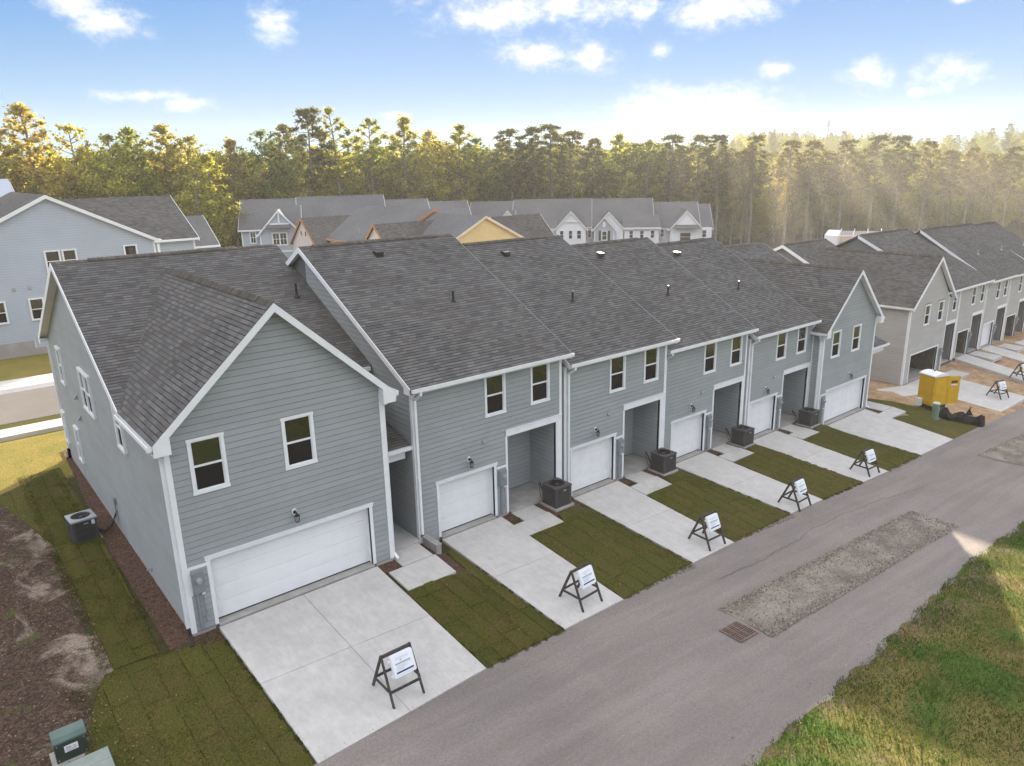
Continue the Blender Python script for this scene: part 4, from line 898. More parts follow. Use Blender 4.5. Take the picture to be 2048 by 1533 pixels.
# ------------------------------------------------------------------ A-frame notice stands
def notice_stand():
    t = thing('notice_stand', (0, 0, 0), '', 'sign', 'dark A-frame notice stands on the driveways'); local(t); H_ = 1.16; W2 = .40; D2 = .52
    lp = lambda sx, sy, z: (sx * W2 * (1 + .06 * (1 - z / H_)), sy * D2 * (1 - z / H_), z)
    for sx in (-1, 1):
        for sy in (-1, 1): mb = MB(); mb.bar(lp(sx, sy * 1.0, 0), lp(sx, sy * .02, H_), .075, .038, (sx, 0, 0)); mb.build('leg', WOODD, t)
    mb = MB(); mb.bar((-W2 - .03, 0, H_ - .03), (W2 + .03, 0, H_ - .03), .05, .08); mb.build('top_rail', WOODD, t)
    for sy in (-1, 1): mb = MB(); a, b = lp(-1, sy, .36), lp(1, sy, .36); mb.bar((a[0], a[1] + sy * .03, .36), (b[0], b[1] + sy * .03, .36), .03, .07); mb.build('cross_rail', WOODD, t)
    for sx in (-1, 1): mb = MB(); a, b = lp(sx, -1, .40), lp(sx, 1, .40); mb.bar((a[0] + sx * .03, a[1], .40), (b[0] + sx * .03, b[1], .40), .03, .07); mb.build('side_rail', WOODD, t)
    # document case hung on the front
    d = Vector((0, -D2, -H_)).normalized(); N = Vector((0, -H_, D2)).normalized(); top = Vector((.08, 0, H_ - .06)) + d * .02 + N * .03
    def pt(u, v, n): return top + Vector((u, 0, 0)) + d * v + N * n
    def rbox(mb, u0, u1, v0, v1, n0, n1, r):
        P = []
        for cu, cv, a0 in ((u1 - r, v1 - r, 0), (u0 + r, v1 - r, 90), (u0 + r, v0 + r, 180), (u1 - r, v0 + r, 270)):
            for k in range(4): a = R(a0 + 30 * k); P.append(pt(cu + r * math.cos(a), cv + r * math.sin(a), n0))
        mb.prism(P, N * (n1 - n0))
    mb = MB(); rbox(mb, -.31, .31, .0, .56, 0, .06, .05); c = mb.build('document_case', SIGNW, t)
    mb = MB(); rbox(mb, -.29, .29, .02, .50, .06, .085, .05); mb.build('case_lid', SIGNW, c)
    mb = MB(); rbox(mb, -.24, .24, .425, .465, .085, .088, .004); mb.build('blue_band', BLUE, c)
    mb = MB(); rbox(mb, -.22, .20, .22, .26, .085, .0875, .004)
    for k, (a, b) in enumerate(((-.2, .2), (-.22, .05), (-.22, .12), (-.22, .0), (-.22, -.02))): rbox(mb, a, b, .285 + k * .026, .293 + k * .026, .085, .0872, .002)
    for k, (a, b) in enumerate(((-.18, .15), (-.2, .18))): rbox(mb, a, b, .10 + k * .03, .106 + k * .03, .085, .0872, .002)
    mb.build('print', PRINT, c, kind='stuff'); mb = MB(); rbox(mb, -.08, -.03, .15, .19, .085, .0873, .01); mb.build('red_mark', mat('pale_red_print', (.75, .42, .38), .6, .02), c)
    for v in (.1, .46): mb = MB(); mb.prism([pt(-.36, v, .0), pt(-.30, v, .0), pt(-.30, v + .05, .0), pt(-.36, v + .05, .0)], N * .03); mb.build('clasp', SIGNW, c)
    return t
ns = notice_stand()
NS = [(7.45, 14.02, 0, 'dark A-frame notice stand on the large foreground driveway'), (14.2, 14.5, 0, 'dark A-frame notice stand on the second driveway from the foreground'), (20.95, 14.78, 0, 'dark A-frame notice stand on the third driveway from the foreground'), (27.2, 14.92, -.06, 'dark A-frame notice stand on the fourth driveway, middle of the near row'), (33.95, 15.2, -.08, 'dark A-frame notice stand farthest along the near row of driveways'), (56.7, 17.0, -.25, 'dark A-frame notice stand on the pale driveway behind the yellow toilet'), (62.9, 17.6, -.2, 'dark A-frame notice stand cut by the right edge of the picture')]
for i, (x, y, rz, l) in enumerate(NS):
    z = dzi(i, x, y) if i < 5 else -3.85; rz += (0, .05, -.04, .06, .02, 0, 0)[i]
    if i == 0: ns.location = (x, y, z); ns['label'] = l
    else: NS[i] = copy_thing(ns, (x, y, z), rz, l)
# ------------------------------------------------------------------ portable toilet, pedestal, silt fence, utility boxes
YEL = mat('yellow_plastic', (.62, .36, .012), .45, .06, 2.5, .1, 8); WPL = mat('white_plastic', (.78, .78, .78), .4, .03)
GRN = mat('utility_green', (.155, .225, .175), .55, .1, 3); GRNB = mat('cabinet_green', (.10, .15, .13), .45, .12, 2, .05, 20); GRND = mat('cabinet_dark_green', (.035, .052, .04), .5, .15, 5)
t = thing('portable_toilet', (49.35, 18.45, -3.12), 'yellow portable toilet with white roof and its door standing open', 'portable toilet', None, R(-19)); local(t)
w_ = .56; h = 2.02
mb = MB(); mb.box(-w_ - .03, w_ + .03, -w_ - .03, w_ + .03, -.1, .10); mb.build('base', BLACK, t)
def ribs(mb, f): 
    for z0, z1 in ((.18, .66), (.72, 1.34), (1.40, 1.86)): f(mb, z0, z1)
mb = MB(); mb.box(-w_, -w_ + .05, -w_, w_, .1, h); ribs(mb, lambda m_, a, b: m_.box(-w_ - .025, -w_, -w_ + .08, w_ - .08, a, b)); mb.build('side_wall', YEL, t)
mb = MB(); mb.box(-w_ + .05, w_ - .05, w_ - .05, w_, .1, h); mb.build('back_wall', YEL, t); mb = MB(); mb.box(w_ - .05, w_, -w_, w_, .1, h); mb.build('side_wall', YEL, t)
mb = MB(); mb.box(-w_ + .05, w_ - .05, -w_, -w_ + .05, .1, h); ribs(mb, lambda m_, a, b: m_.box(-w_ + .12, w_ - .12, -w_ - .022, -w_, a, b)); mb.build('front_wall', YEL, t)
mb = MB(); N = 8; P = [(-w_ - .05, -h * 0 + h - .02)] + [(-w_ - .05 + (2 * w_ + .1) * k / N, h + .05 + .13 * math.sin(math.pi * k / N)) for k in range(N + 1)] + [(w_ + .05, h - .02)]
mb.prism([(a, -w_ - .05, b) for a, b in P], (0, 2 * w_ + .1, 0)); r_ = mb.build('roof', WPL, t, smooth=False); mb = MB(); mb.cyl((.1, .1, h + .15), .05, .10, 10); mb.build('vent_stack', BLACK, r_)
mb = MB(); mb.prism([(w_, -w_ - .02, .12), (w_ + .80, -w_ - .22, .12), (w_ + .80, -w_ - .17, .12), (w_, -w_ + .03, .12)], (0, 0, h - .2)); dr = mb.build('door', YEL, t)
mb = MB(); mb.prism([(w_ + .22, -w_ - .085, 1.5), (w_ + .62, -w_ - .185, 1.5), (w_ + .62, -w_ - .19, 1.5), (w_ + .22, -w_ - .09, 1.5)], (0, 0, .16)); mb.build('door_vent', GRND, dr)
mb = MB(); mb.prism([(w_ + .22, -w_ - .087, 1.34), (w_ + .62, -w_ - .187, 1.34), (w_ + .62, -w_ - .192, 1.34), (w_ + .22, -w_ - .092, 1.34)], (0, 0, .08)); mb.build('door_label', WPL, dr)
mb = MB(); mb.prism([(w_ + .08, -w_ - .05, .3), (w_ + .72, -w_ - .21, .3), (w_ + .72, -w_ - .228, .3), (w_ + .08, -w_ - .068, .3)], (0, 0, .9)); mb.build('door_panel', YEL, dr)
mb = MB(); mb.box(-w_ - .30, -w_ - .05, .1, .4, -.02, .45); mb.build('tank_cap', WPL, t)
t = thing('utility_pedestal', (47.1, 17.25, surf(47.1, 17.25)), 'ribbed green utility pedestal with pale cap in front of the yellow toilet', 'utility box'); local(t)
mb = MB()
for k in range(6): mb.tube([(0, 0, .0 + k * .16), (0, 0, .13 + k * .16), (0, 0, .16 + k * .16)], .20, 12, .185)
mb.build('body', GRN, t); mb = MB(); mb.cyl((0, 0, .96), .215, .06, 14, .19); mb.build('cap', mat('pale_cap', (.55, .6, .52), .5), t); mb = MB(); mb.box(-.25, .25, -.25, .25, -.05, .03); mb.build('base', GRN, t)
FAB = mat('black_silt_fabric', (.012, .012, .013), .6, .3, 8, .6, 12)
t = thing('silt_fence', (48.1, 16.2, surf(48, 16)), 'crumpled black silt fence lying beside the green pedestal', 'silt fence'); mb = MB(); r2 = random.Random(5); Pp = []
for k in range(15):
    f = k / 14; x = 47.5 + 1.15 * f + .10 * math.sin(k * 1.3); y = 17.15 - 2.1 * f; zb = surf(x, y); hh = .62 + .12 * math.sin(k * 1.1) + r2.uniform(-.06, .06)
    Pp.append([(x - .12, y, zb), (x - .16 + r2.uniform(-.05, .05), y, zb + hh * .5), (x - .02 + r2.uniform(-.06, .06), y, zb + hh), (x + .18 + r2.uniform(-.05, .05), y, zb + hh * .75), (x + .30, y, zb)])
for a, b in zip(Pp, Pp[1:]):
    for k in range(4): mb.face([a[k], b[k], b[k + 1], a[k + 1]])
mb.face(Pp[0]); mb.face(Pp[-1]); mb.build('fabric', FAB, t); mb = MB(); mb.bar((48.0, 15.9, surf(48, 16)), (48.25, 15.75, surf(48, 16) + 1.05), .04, .04); mb.prism([(48.05, 15.95, surf(48, 16) + .5), (48.4, 15.6, surf(48, 16) + .5), (48.2, 15.8, surf(48, 16) + .95)], (.02, .02, 0)); mb.build('stake', FAB, t)
t = thing('utility_cabinet', (.78, 16.62, -.20), 'green metal utility cabinet with warning label on the leaf-strewn soil', 'utility box'); local(t)
mb = MB(); mb.box(-.46, .46, -.10, .55, -.1, .04); mb.build('pad', CONC2, t); mb = MB(); mb.prism([(-.35, 0, .04), (-.35, 0, .60), (-.35, .08, .70), (-.35, .34, .74), (-.35, .40, .66), (-.35, .40, .04)], (.70, 0, 0)); b_ = mb.build('body', GRND, t)
mb = MB(); mb.prism([(-.37, -.02, .58), (-.37, -.02, .63), (-.37, .07, .725), (-.37, .35, .77), (-.37, .42, .69), (-.37, .42, .60), (-.37, .34, .72), (-.37, .08, .68)], (.74, 0, 0)); mb.build('lid', GRNB, t)
mb = MB(); mb.box(-.15, .15, -.012, -.001, .28, .46); l_ = mb.build('warning_label', WPL, t); mb = MB(); mb.box(-.14, .14, -.015, -.0125, .345, .355); mb.build('red_line', RED, l_)
mb = MB(); mb.box(-.11, .0, -.015, -.0125, .38, .42); mb.box(.04, .1, -.015, -.0125, .38, .41); mb.box(-.11, .11, -.015, -.0125, .30, .32); mb.build('print', PRINT, l_, kind='stuff')
t.scale = (.88, .88, .88)
for x in (-.3, .3):
    for z in (.12, .52): mb = MB(); mb.cyl((x, 0, z), .014, .012, 8, axis=(0, -1, 0)); mb.build('bolt', LGREY, t)
t = thing('utility_vault', (1.02, 15.72, -.20), 'low grey-green utility vault box at the bottom left corner', 'utility box'); local(t)
mb = MB(); mb.prism([(-.55, -.42, 0), (.36, -.42, 0), (.36, .42, 0), (-.55, .42, 0)], (0, 0, .26)); mb.build('body', GRNB, t); mb = MB(); mb.box(-.57, .38, -.44, .05, .26, .30); mb.build('lid', mat('vault_lid', (.24, .28, .25), .6, .1, 3), t); mb = MB(); mb.box(-.57, .38, .06, .44, .26, .30); mb.build('lid', MATS['vault_lid'], t)

# ------------------------------------------------------------------ far row of townhouses along the same alley
SIDFB = mat('far_siding_board_hazed_paint', (.42, .41, .39), .75, .05, .7, fn=tone_fn(.035))  # the farther row's own paint, with haze put in: lighter and warmer
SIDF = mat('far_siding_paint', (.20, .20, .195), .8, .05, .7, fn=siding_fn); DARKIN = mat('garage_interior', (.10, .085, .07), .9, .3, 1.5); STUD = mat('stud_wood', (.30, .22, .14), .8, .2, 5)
def roof_mesh(parent, quads, m, name='roof', th=.14):
    mb = MB()
    for q in quads: deck(mb, q, th)
    return mb.build(name, m, parent)
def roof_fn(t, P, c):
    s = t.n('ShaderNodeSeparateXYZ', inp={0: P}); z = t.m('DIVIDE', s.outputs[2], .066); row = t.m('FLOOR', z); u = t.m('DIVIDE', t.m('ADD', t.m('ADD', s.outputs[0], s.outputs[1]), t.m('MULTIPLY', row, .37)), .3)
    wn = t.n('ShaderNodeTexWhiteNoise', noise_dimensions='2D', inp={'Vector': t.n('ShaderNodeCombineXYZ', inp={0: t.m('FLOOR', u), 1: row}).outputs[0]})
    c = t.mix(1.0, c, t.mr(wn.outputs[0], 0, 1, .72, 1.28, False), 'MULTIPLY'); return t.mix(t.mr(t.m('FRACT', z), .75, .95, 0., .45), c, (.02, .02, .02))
ROOFN = mat('far_roof_shingle', (.100, .094, .090), .95, .12, .4, fn=roof_fn, spec=.2); ROOFG = mat('grey_roof_shingle', (.122, .123, .128), .95, .12, .2, grain=.2, bscale=3, spec=.2); ROOFB = mat('brown_roof_shingle', (.10, .088, .085), .95, .12, .3, fn=roof_fn, spec=.2)
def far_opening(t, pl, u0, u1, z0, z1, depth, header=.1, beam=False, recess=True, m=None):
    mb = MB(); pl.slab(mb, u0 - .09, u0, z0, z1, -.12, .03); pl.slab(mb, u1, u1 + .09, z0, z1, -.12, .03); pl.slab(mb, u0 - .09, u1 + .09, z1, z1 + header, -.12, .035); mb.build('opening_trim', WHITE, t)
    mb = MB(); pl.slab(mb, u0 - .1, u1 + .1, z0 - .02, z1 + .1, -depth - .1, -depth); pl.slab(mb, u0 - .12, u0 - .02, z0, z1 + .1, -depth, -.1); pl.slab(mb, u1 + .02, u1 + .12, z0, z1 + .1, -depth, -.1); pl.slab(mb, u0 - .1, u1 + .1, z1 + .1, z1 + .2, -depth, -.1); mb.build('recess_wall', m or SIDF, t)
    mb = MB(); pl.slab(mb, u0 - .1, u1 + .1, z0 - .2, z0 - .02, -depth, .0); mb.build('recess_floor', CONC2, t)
def far_unit(x0, x1, yf, s, gar, por, wins, label, roof=None, met=None, open_=True):
    t = thing('townhouse', ((x0 + x1) / 2, yf, s), label, 'townhouse', 'townhouses of the farther grey row'); pl = Plane((x0, yf, s), (1, 0, 0), (0, -1, 0)); W_ = x1 - x0; top = 5.62
    ops = ([(gar[0] - x0, gar[1] - x0, -.1, 2.0)] if gar else []) + ([(por[0] - x0, por[1] - x0, -.1, 3.0)] if por else []) + [(a - x0, a - x0 + w2, 3.94, 5.46) for a, w2 in wins]
    mb = MB(); wall(pl, [(0, -.9), (W_, -.9), (W_, top), (0, top)], ops, mb); mb.build('wall', SIDF, t)
    mb = MB(); siding(pl, [(.1, 0), (W_ - .1, 0), (W_ - .1, top), (.1, top)], [(a - .1, b + .1, c, d + .1) for a, b, c, d in ops], t, joined=mb); mb.build('siding', SIDFB, t, kind='stuff')
    if gar:
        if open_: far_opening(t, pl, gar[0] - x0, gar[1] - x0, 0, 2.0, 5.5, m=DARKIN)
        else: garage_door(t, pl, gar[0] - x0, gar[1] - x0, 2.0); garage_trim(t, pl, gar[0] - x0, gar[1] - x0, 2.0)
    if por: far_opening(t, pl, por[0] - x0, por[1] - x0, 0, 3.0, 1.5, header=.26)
    for a, w2 in wins: window(pl, a - x0, a - x0 + w2, 3.94, 5.46, t)
    for u in (0, W_ - .1): mb = MB(); pl.slab(mb, u, u + .1, -.05, top, 0, .028); mb.build('corner_board', WHITE, t)
    if met: meter(t, pl, met - x0, 1.75)
    if roof:
        rx0, rx1, ry, rz = roof; y_e, ze = yf - .35, s + 5.72
        roof_mesh(t, [[(rx0, y_e, ze), (rx1, y_e, ze), (rx1, ry, rz), (rx0, ry, rz)], [(rx0, ry, rz), (rx1, ry, rz), (rx1, 2 * ry - y_e, ze), (rx0, 2 * ry - y_e, ze)]], ROOFN)
        ridge_caps(t, (rx0, ry, rz + .01), (rx1, ry, rz + .01), [(0, -(ry - y_e), -(rz - ze)), (0, ry - y_e, -(rz - ze))])
        rake(t, (rx0, y_e, ze + .02), (rx0, ry, rz + .02), (-1, 0, 0), h=.25, soff=.2); gutter(t, (rx0, y_e, ze), (rx1, y_e, ze), (0, -1, 0))
        mb = MB(); yb = 2 * ry - yf
        for xx in (rx0 + .22, rx1 - .15): mb.prism([(xx, yf + .1, s - .5), (xx, yb, s - .5), (xx, yb, ze - .2), (xx, ry, rz - .16), (xx, yf + .1, ze - .2)], (.1, 0, 0), .5)
        mb.build('side_wall', SIDF, t); sl = (rz - ze) / (ry - y_e)
        for k in range(1): x = (rx0 + rx1) / 2 + 1; pipe_vent(t, x, 24.6, ze + sl * (24.6 - y_e), .4, LGREY)
    return t
# end unit of the far row with wing gable
fa = far_unit(53.3, 59.6, 22, -3.4, (54.15, 58.6), None, [(55.55, .9), (57.8, .9)], 'gabled end townhouse of the farther row, with an open dark double garage behind the toilet', None, 58.95)
s = -3.4; ez = s + 5.6; apz = 5.42; xc = 56.65
mb = MB(); pl = Plane((53.3, 22, s), (1, 0, 0), (0, -1, 0)); wall(pl, [(0, 5.62), (6.3, 5.62), (3.35, apz - s - .2)], [], mb); mb.prism([(53.3, 22.1, s - .8), (53.3, 39, s - .8), (53.3, 39, 2.2), (53.3, 32, 5.66), (53.3, 25.4, 2.3), (53.3, 22.1, 2.2)], (.1, 0, 0), .5); mb.build('wall', SIDF, fa)
mb = MB(); siding(Plane((53.3, 22, s), (0, 1, 0), (-1, 0, 0)), [(.1, 0), (16, 0), (16, 5.6), (.1, 5.6)], [], fa, joined=mb); siding(pl, [(0, 5.62), (6.3, 5.62), (3.35, apz - s - .2)], [], fa, joined=mb, zbase=EXPO * 31); mb.build('siding', SIDFB, fa, kind='stuff')
roof_mesh(fa, [[(53.0, 21.7, ez), (xc, 21.7, apz), (xc, 31.2, apz), (53.0, 25.2, ez)], [(xc, 21.7, apz), (60.1, 21.7, ez), (60.1, 25.2, ez), (xc, 31.2, apz)], [(53, 25.0, 2.2), (xc, 31.0, 5.3), (xc, 32, 5.85), (53, 32, 5.85)], [(xc, 31, 5.3), (59.4, 25.0, 2.2), (59.4, 32, 5.85), (xc, 32, 5.85)], [(53, 32, 5.85), (59.4, 32, 5.85), (59.4, 39.3, 2.2), (53, 39.3, 2.2)]], ROOFN)
ridge_caps(fa, (xc, 21.7, apz + .01), (xc, 31, apz + .01), [(-1, 0, -.9), (1, 0, -.9)]); ridge_caps(fa, (53, 32, 5.86), (59.4, 32, 5.86), [(0, -1, -.52), (0, 1, -.52)])
rake(fa, (53.0, 21.7, ez), (xc, 21.7, apz), (0, -1, 0), h=.26, soff=.3); rake(fa, (60.1, 21.7, ez), (xc, 21.7, apz), (0, -1, 0), h=.26, soff=.3); rake(fa, (53, 25, 2.2), (53, 32, 5.87), (-1, 0, 0), h=.26, soff=.3); rake(fa, (53, 39.3, 2.2), (53, 32, 5.87), (-1, 0, 0), h=.26, soff=.3)
gutter(fa, (53.0, 21.7, ez), (53.0, 25.1, ez), (-1, 0, 0)); mb = MB(); mb.box(53.27, 53.3, 21.97, 22.12, s, ez - .1); mb.build('corner_board', WHITE, fa)
for k in range(7): mb = MB(); mb.box(54.3 + k * .62, 54.38 + k * .62, 27.2, 27.35, s, s + 2.0); mb.build('wall_stud', STUD, fa)
fb = far_unit(59.62, 62.35, 22.3, -3.15, None, (60.1, 62.1), [(59.75, .6), (61.1, .8)], 'narrow recessed porch bay of the farther row, right of its gabled end unit', (59.2, 67.75, 29.2, 6.28))
fc = far_unit(62.4, 67.6, 22.3, -3.15, (62.95, 64.95), (65.45, 67.4), [(64.7, .8), (66.45, .8)], 'second grey townhouse of the farther row, with an open dark single garage', None, 65.1)
fd = far_unit(67.7, 72.8, 22.3, -3.3, (68.2, 70.25), (70.75, 72.6), [(69.85, .8), (71.5, .8)], 'grey townhouse of the farther row whose single garage door is shut', (67.6, 73.0, 28, 6.2), 70.35, open_=False)
fe = far_unit(72.9, 78.2, 22.3, -3.35, (73.35, 75.4), (75.9, 77.9), [(75.0, .8), (76.6, .8)], 'last grey townhouse at the right edge, with an open garage', (72.8, 78.4, 28, 6.1), 75.5)
ff = far_unit(78.3, 84, 22.0, -3.4, (79, 81), (81.6, 83.6), [(79.5, .8), (82, .8)], 'grey townhouse beyond the right edge, only its roof end showing', (78.2, 84.2, 28, 5.9))
FD = [(54.15, 58.6, 21.9, -3.42, [56.4], 18.6), (62.9, 65.0, 22.2, -3.17, [], 19), (68.15, 70.3, 22.2, -3.32, [], 19), (73.3, 75.45, 22.2, -3.37, [], 19)]
for i, (x0, x1, yf, s_, xj, yj) in enumerate(FD):
    d = bpy.data.objects.new('driveway', None); COL.objects.link(d); d['kind'] = 'structure'; ORG[d.name] = (0, 0, 0); y0 = 15.75 if i == 0 else 15.9
    def q(x, y): tt = (y - y0) / (yf - y0); return (-3.98 - .0 * x if i == 0 else -4.25) * (1 - tt) + s_ * tt
    X = [x0 - .4 * (i == 0)] + xj + [x1]
    for a, b in zip(X, X[1:]):
        slab('slab', d, [(a, yj, q(a, yj)), (b, yj, q(b, yj)), (b, yf, q(b, yf)), (a, yf, q(a, yf))], th=.25); slab('slab', d, [(a, y0, q(a, y0)), (b, y0, q(b, y0)), (b, yj, q(b, yj)), (a, yj, q(a, yj))], th=.25)
    d = bpy.data.objects.new('walkway', None); COL.objects.link(d); d['kind'] = 'structure'; ORG[d.name] = (0, 0, 0)
    slab('slab', d, [(x1 + .05, 20.2, s_ - .14), (x1 + 2.0, 20.2, s_ - .14), (x1 + 2.0, yf, s_ - .08), (x1 + .5, yf, s_ - .08)], th=.25)
slab('slab', d, [(50.6, 20.6, -3.36), (54.0, 19.6, -3.4), (54.0, 21.5, -3.36), (50.6, 22.6, -3.3)], th=.2)

# ------------------------------------------------------------------ houses behind
BLUEW = mat('pale_blue_siding', (.42, .47, .53), .8, .04, .5, fn=siding_fn); WHTW = mat('white_siding', (.78, .80, .82), .8, .04, .5); YELW = mat('cream_yellow_siding', (.74, .56, .27), .8, .05, .8, fn=siding_fn); SHEATH = mat('pink_white_sheathing', (.66, .58, .54), .85, .08, .8); ORW = mat('raw_orange_wood', (.50, .22, .07), .8, .15, 3)
def gable_mesh(mb, xa, xb, ya, yb, zb, ze, zr, axis, ov=0):
    """solid house body; axis 'x': ridge along x"""
    if axis == 'x': c = (ya + yb) / 2; mb.prism([(xa, ya, zb), (xa, yb, zb), (xa, yb, ze), (xa, c, zr), (xa, ya, ze)], (xb - xa, 0, 0), .5)
    else: c = (xa + xb) / 2; mb.prism([(xa, ya, zb), (xb, ya, zb), (xb, ya, ze), (c, ya, zr), (xa, ya, ze)], (0, yb - ya, 0), .5)
def gable_roof(parent, xa, xb, ya, yb, ze, zr, axis, m, ov=.35, trim=True, name='roof', tm=None):
    tm = tm or WHITE
    if axis == 'x':
        c = (ya + yb) / 2; k = (zr - ze) / (c - ya); A, B = ya - ov, yb + ov; z0 = ze - k * ov + .16; z1 = zr + .16; X0, X1 = xa - ov * .8, xb + ov * .8
        r_ = roof_mesh(parent, [[(X0, A, z0), (X1, A, z0), (X1, c, z1), (X0, c, z1)], [(X0, c, z1), (X1, c, z1), (X1, B, z0), (X0, B, z0)]], m, name)
        if trim:
            for X, sd in ((X0, -1), (X1, 1)):
                for Y in (A, B): rk(parent, (X, Y, z0), (X, c, z1), (sd, 0, 0), tm)
            mb = MB(); mb.box(X0, X1, A - .12, A, z0 - .16, z0); mb.build('gutter', tm, parent); mb = MB(); mb.box(X0, X1, B, B + .12, z0 - .16, z0); mb.build('gutter', tm, parent)
    else:
        c = (xa + xb) / 2; k = (zr - ze) / (c - xa); A, B = xa - ov, xb + ov; z0 = ze - k * ov + .16; z1 = zr + .16; Y0, Y1 = ya - ov * .8, yb + ov * .8
        r_ = roof_mesh(parent, [[(A, Y0, z0), (A, Y1, z0), (c, Y1, z1), (c, Y0, z1)], [(c, Y0, z1), (c, Y1, z1), (B, Y1, z0), (B, Y0, z0)]], m, name)
        if trim:
            for Y, sd in ((Y0, -1),):
                for X in (A, B): rk(parent, (X, Y, z0), (c, Y, z1), (0, sd, 0), tm)
            for X, sg in ((A, -1), (B, 1)): mb = MB(); mb.box(min(X, X + .12 * sg), max(X, X + .12 * sg), Y0, Y1, z0 - .16, z0); mb.build('gutter', tm, parent)
    return r_
def rk(parent, a, b, side, m):
    mb = MB(); s_ = Vector(side); mb.prism([Vector(a), Vector(a) - Vector((0, 0, .26)), Vector(b) - Vector((0, 0, .26)), Vector(b)], s_ * .04); mb.build('rake_board', m, parent)
def body(parent, args, m, name='wall'): mb = MB(); gable_mesh(mb, *args); return mb.build(name, m, parent)
def cb(parent, x, y, z0, z1, w=.14): mb = MB(); mb.box(x - w / 2, x + w / 2, y - .03, y, z0, z1); mb.build('corner_board', WHITE, parent)
# pale blue house across the street
t = thing('house', (8.4, 62, .2), 'pale blue house across the street with a wide gable wall and dark grey roof', 'house')
body(t, (1.7, 15.1, 62, 80, -.1, 7.35, 10.75, 'y'), BLUEW); gable_roof(t, 1.7, 15.1, 62, 80, 7.35, 10.75, 'y', ROOFN)
body(t, (8, 19.1, 65.6, 78.5, -1, 7.0, 10.15, 'x'), BLUEW); gable_roof(t, 8.5, 19.1, 65.6, 78.5, 7.0, 10.15, 'x', ROOFN)
body(t, (19.1, 22.2, 70, 77, -1, 5.9, 8.2, 'x'), BLUEW); gable_roof(t, 19.3, 22.2, 70, 77, 5.9, 8.2, 'x', ROOFG, .3)
mb = MB(); mb.box(1.66, 15.14, 61.96, 62, -1.2, .35); mb.box(1.66, 6.1, 61.955, 62, .35, .9); mb.build('foundation', FOUND, t)
pl = Plane((0, 62, 0), (1, 0, 0), (0, -1, 0))
for a, b, c, d_ in ((7.7, 8.7, 5.55, 7.1), (8.8, 9.75, 5.55, 7.1), (12.85, 13.8, 5.55, 7.1), (3.9, 4.85, 2.3, 3.88), (6.2, 7.15, 2.3, 3.88), (1.9, 2.8, 5.0, 6.6)): window(pl, a, b, c, d_, t, solid=True)
cb(t, 15.03, 62, .3, 7.2); cb(t, 6.05, 62, -.1, .9, .2); cb(t, 19.03, 65.6, -.5, 6.8)
for a in (5.5, 6.45): vent_hood(t, pl, a, 4.6)
mb = MB(); mb.cyl((13.0, 66.6, 7.3), .06, 1.2, 8); mb.build('vent_pipe', PIPE, t)
mb = MB(); mb.box(15.25, 15.4, 61.88, 62, 1.2, 7.0); mb.build('downspout', WHITE, t)
mb = MB(); mb.box(19.2, 21.9, 66.5, 70, 3.8, 4.0); mb.prism([(19.1, 66, 4.5), (22.4, 66, 4.5), (22.4, 70, 5.3), (19.1, 70, 5.3)], (0, 0, .15)); mb.build('porch_roof', ROOFG, t); mb = MB(); mb.box(19.2, 22.3, 66.05, 66.3, 4.1, 4.48); mb.box(22.0, 22.2, 66.1, 66.3, -1, 4.1); mb.build('porch_beam', WHITE, t)
t = thing('house', (3, 90, .2), 'house behind the pale blue one, its brownish roof rising at the left edge', 'house')
body(t, (-9, 9.5, 84, 98, -1, 8.4, 12.0, 'x'), BLUEW); gable_roof(t, -9, 9.3, 84, 98, 8.4, 11.6, 'x', ROOFB)
body(t, (-14, 2.5, 74, 90, -1, 8.2, 11.4, 'y'), BLUEW); gable_roof(t, -14, 2.5, 74, 90, 8.2, 11.4, 'y', ROOFB)
for x in (4.2, 6.0): mb = MB(); mb.prism([(x, 87, 10.3), (x + .9, 87, 10.3), (x + .9, 88, 10.75), (x, 88, 10.75)], (0, 0, .35)); mb.build('roof_vent', ROOFG, t)
# helper for the far rows that face the camera squarely
def rot_thing(name, az_, D, dz, label, cat):
    x, y = D * math.sin(R(az_)), D * math.cos(R(az_)); t = thing(name, (x, y, 0), label, cat, None, -R(az_)); return local(t)
def front_gable(t, xa, xb, y0, zb, ze, zr, wm, rm, depth=4.5, truss=False, vent=False, wins=(), wz=(0, 0), shut=False):
    body(t, (xa, xb, y0, y0 + depth, zb, ze, zr, 'y'), wm); gable_roof(t, xa, xb, y0, y0 + depth + 3, ze, zr, 'y', rm, .3)
    pl = Plane((0, y0, 0), (1, 0, 0), (0, -1, 0)); c = (xa + xb) / 2
    for x in (xa + .07, xb - .07): cb(t, x, y0, zb, ze)
    if truss:
        h = zr - ze; mb = MB(); mb.box(c - (xb - xa) * .24, c + (xb - xa) * .24, y0 - .20, y0 - .08, zr - h * .62, zr - h * .62 + .18); mb.box(c - .08, c + .08, y0 - .2, y0 - .08, zr - h * .6, zr - .1); mb.build('gable_truss', WHITE, t)
    if vent: mb = MB(); mb.box(c - .22, c + .22, y0 - .05, y0, zr - 1.6, zr - .75); mb.build('gable_vent', WHITE, t)
    for a, b in wins: window(pl, a, b, wz[0], wz[1], t, far=True, grid=False)
    if shut:
        for a, b in wins:
            for q in (a - .5, b + .1): mb = MB(); mb.box(q, q + .4, y0 - .05, y0, wz[0], wz[1]); mb.build('shutter', GRND, t)
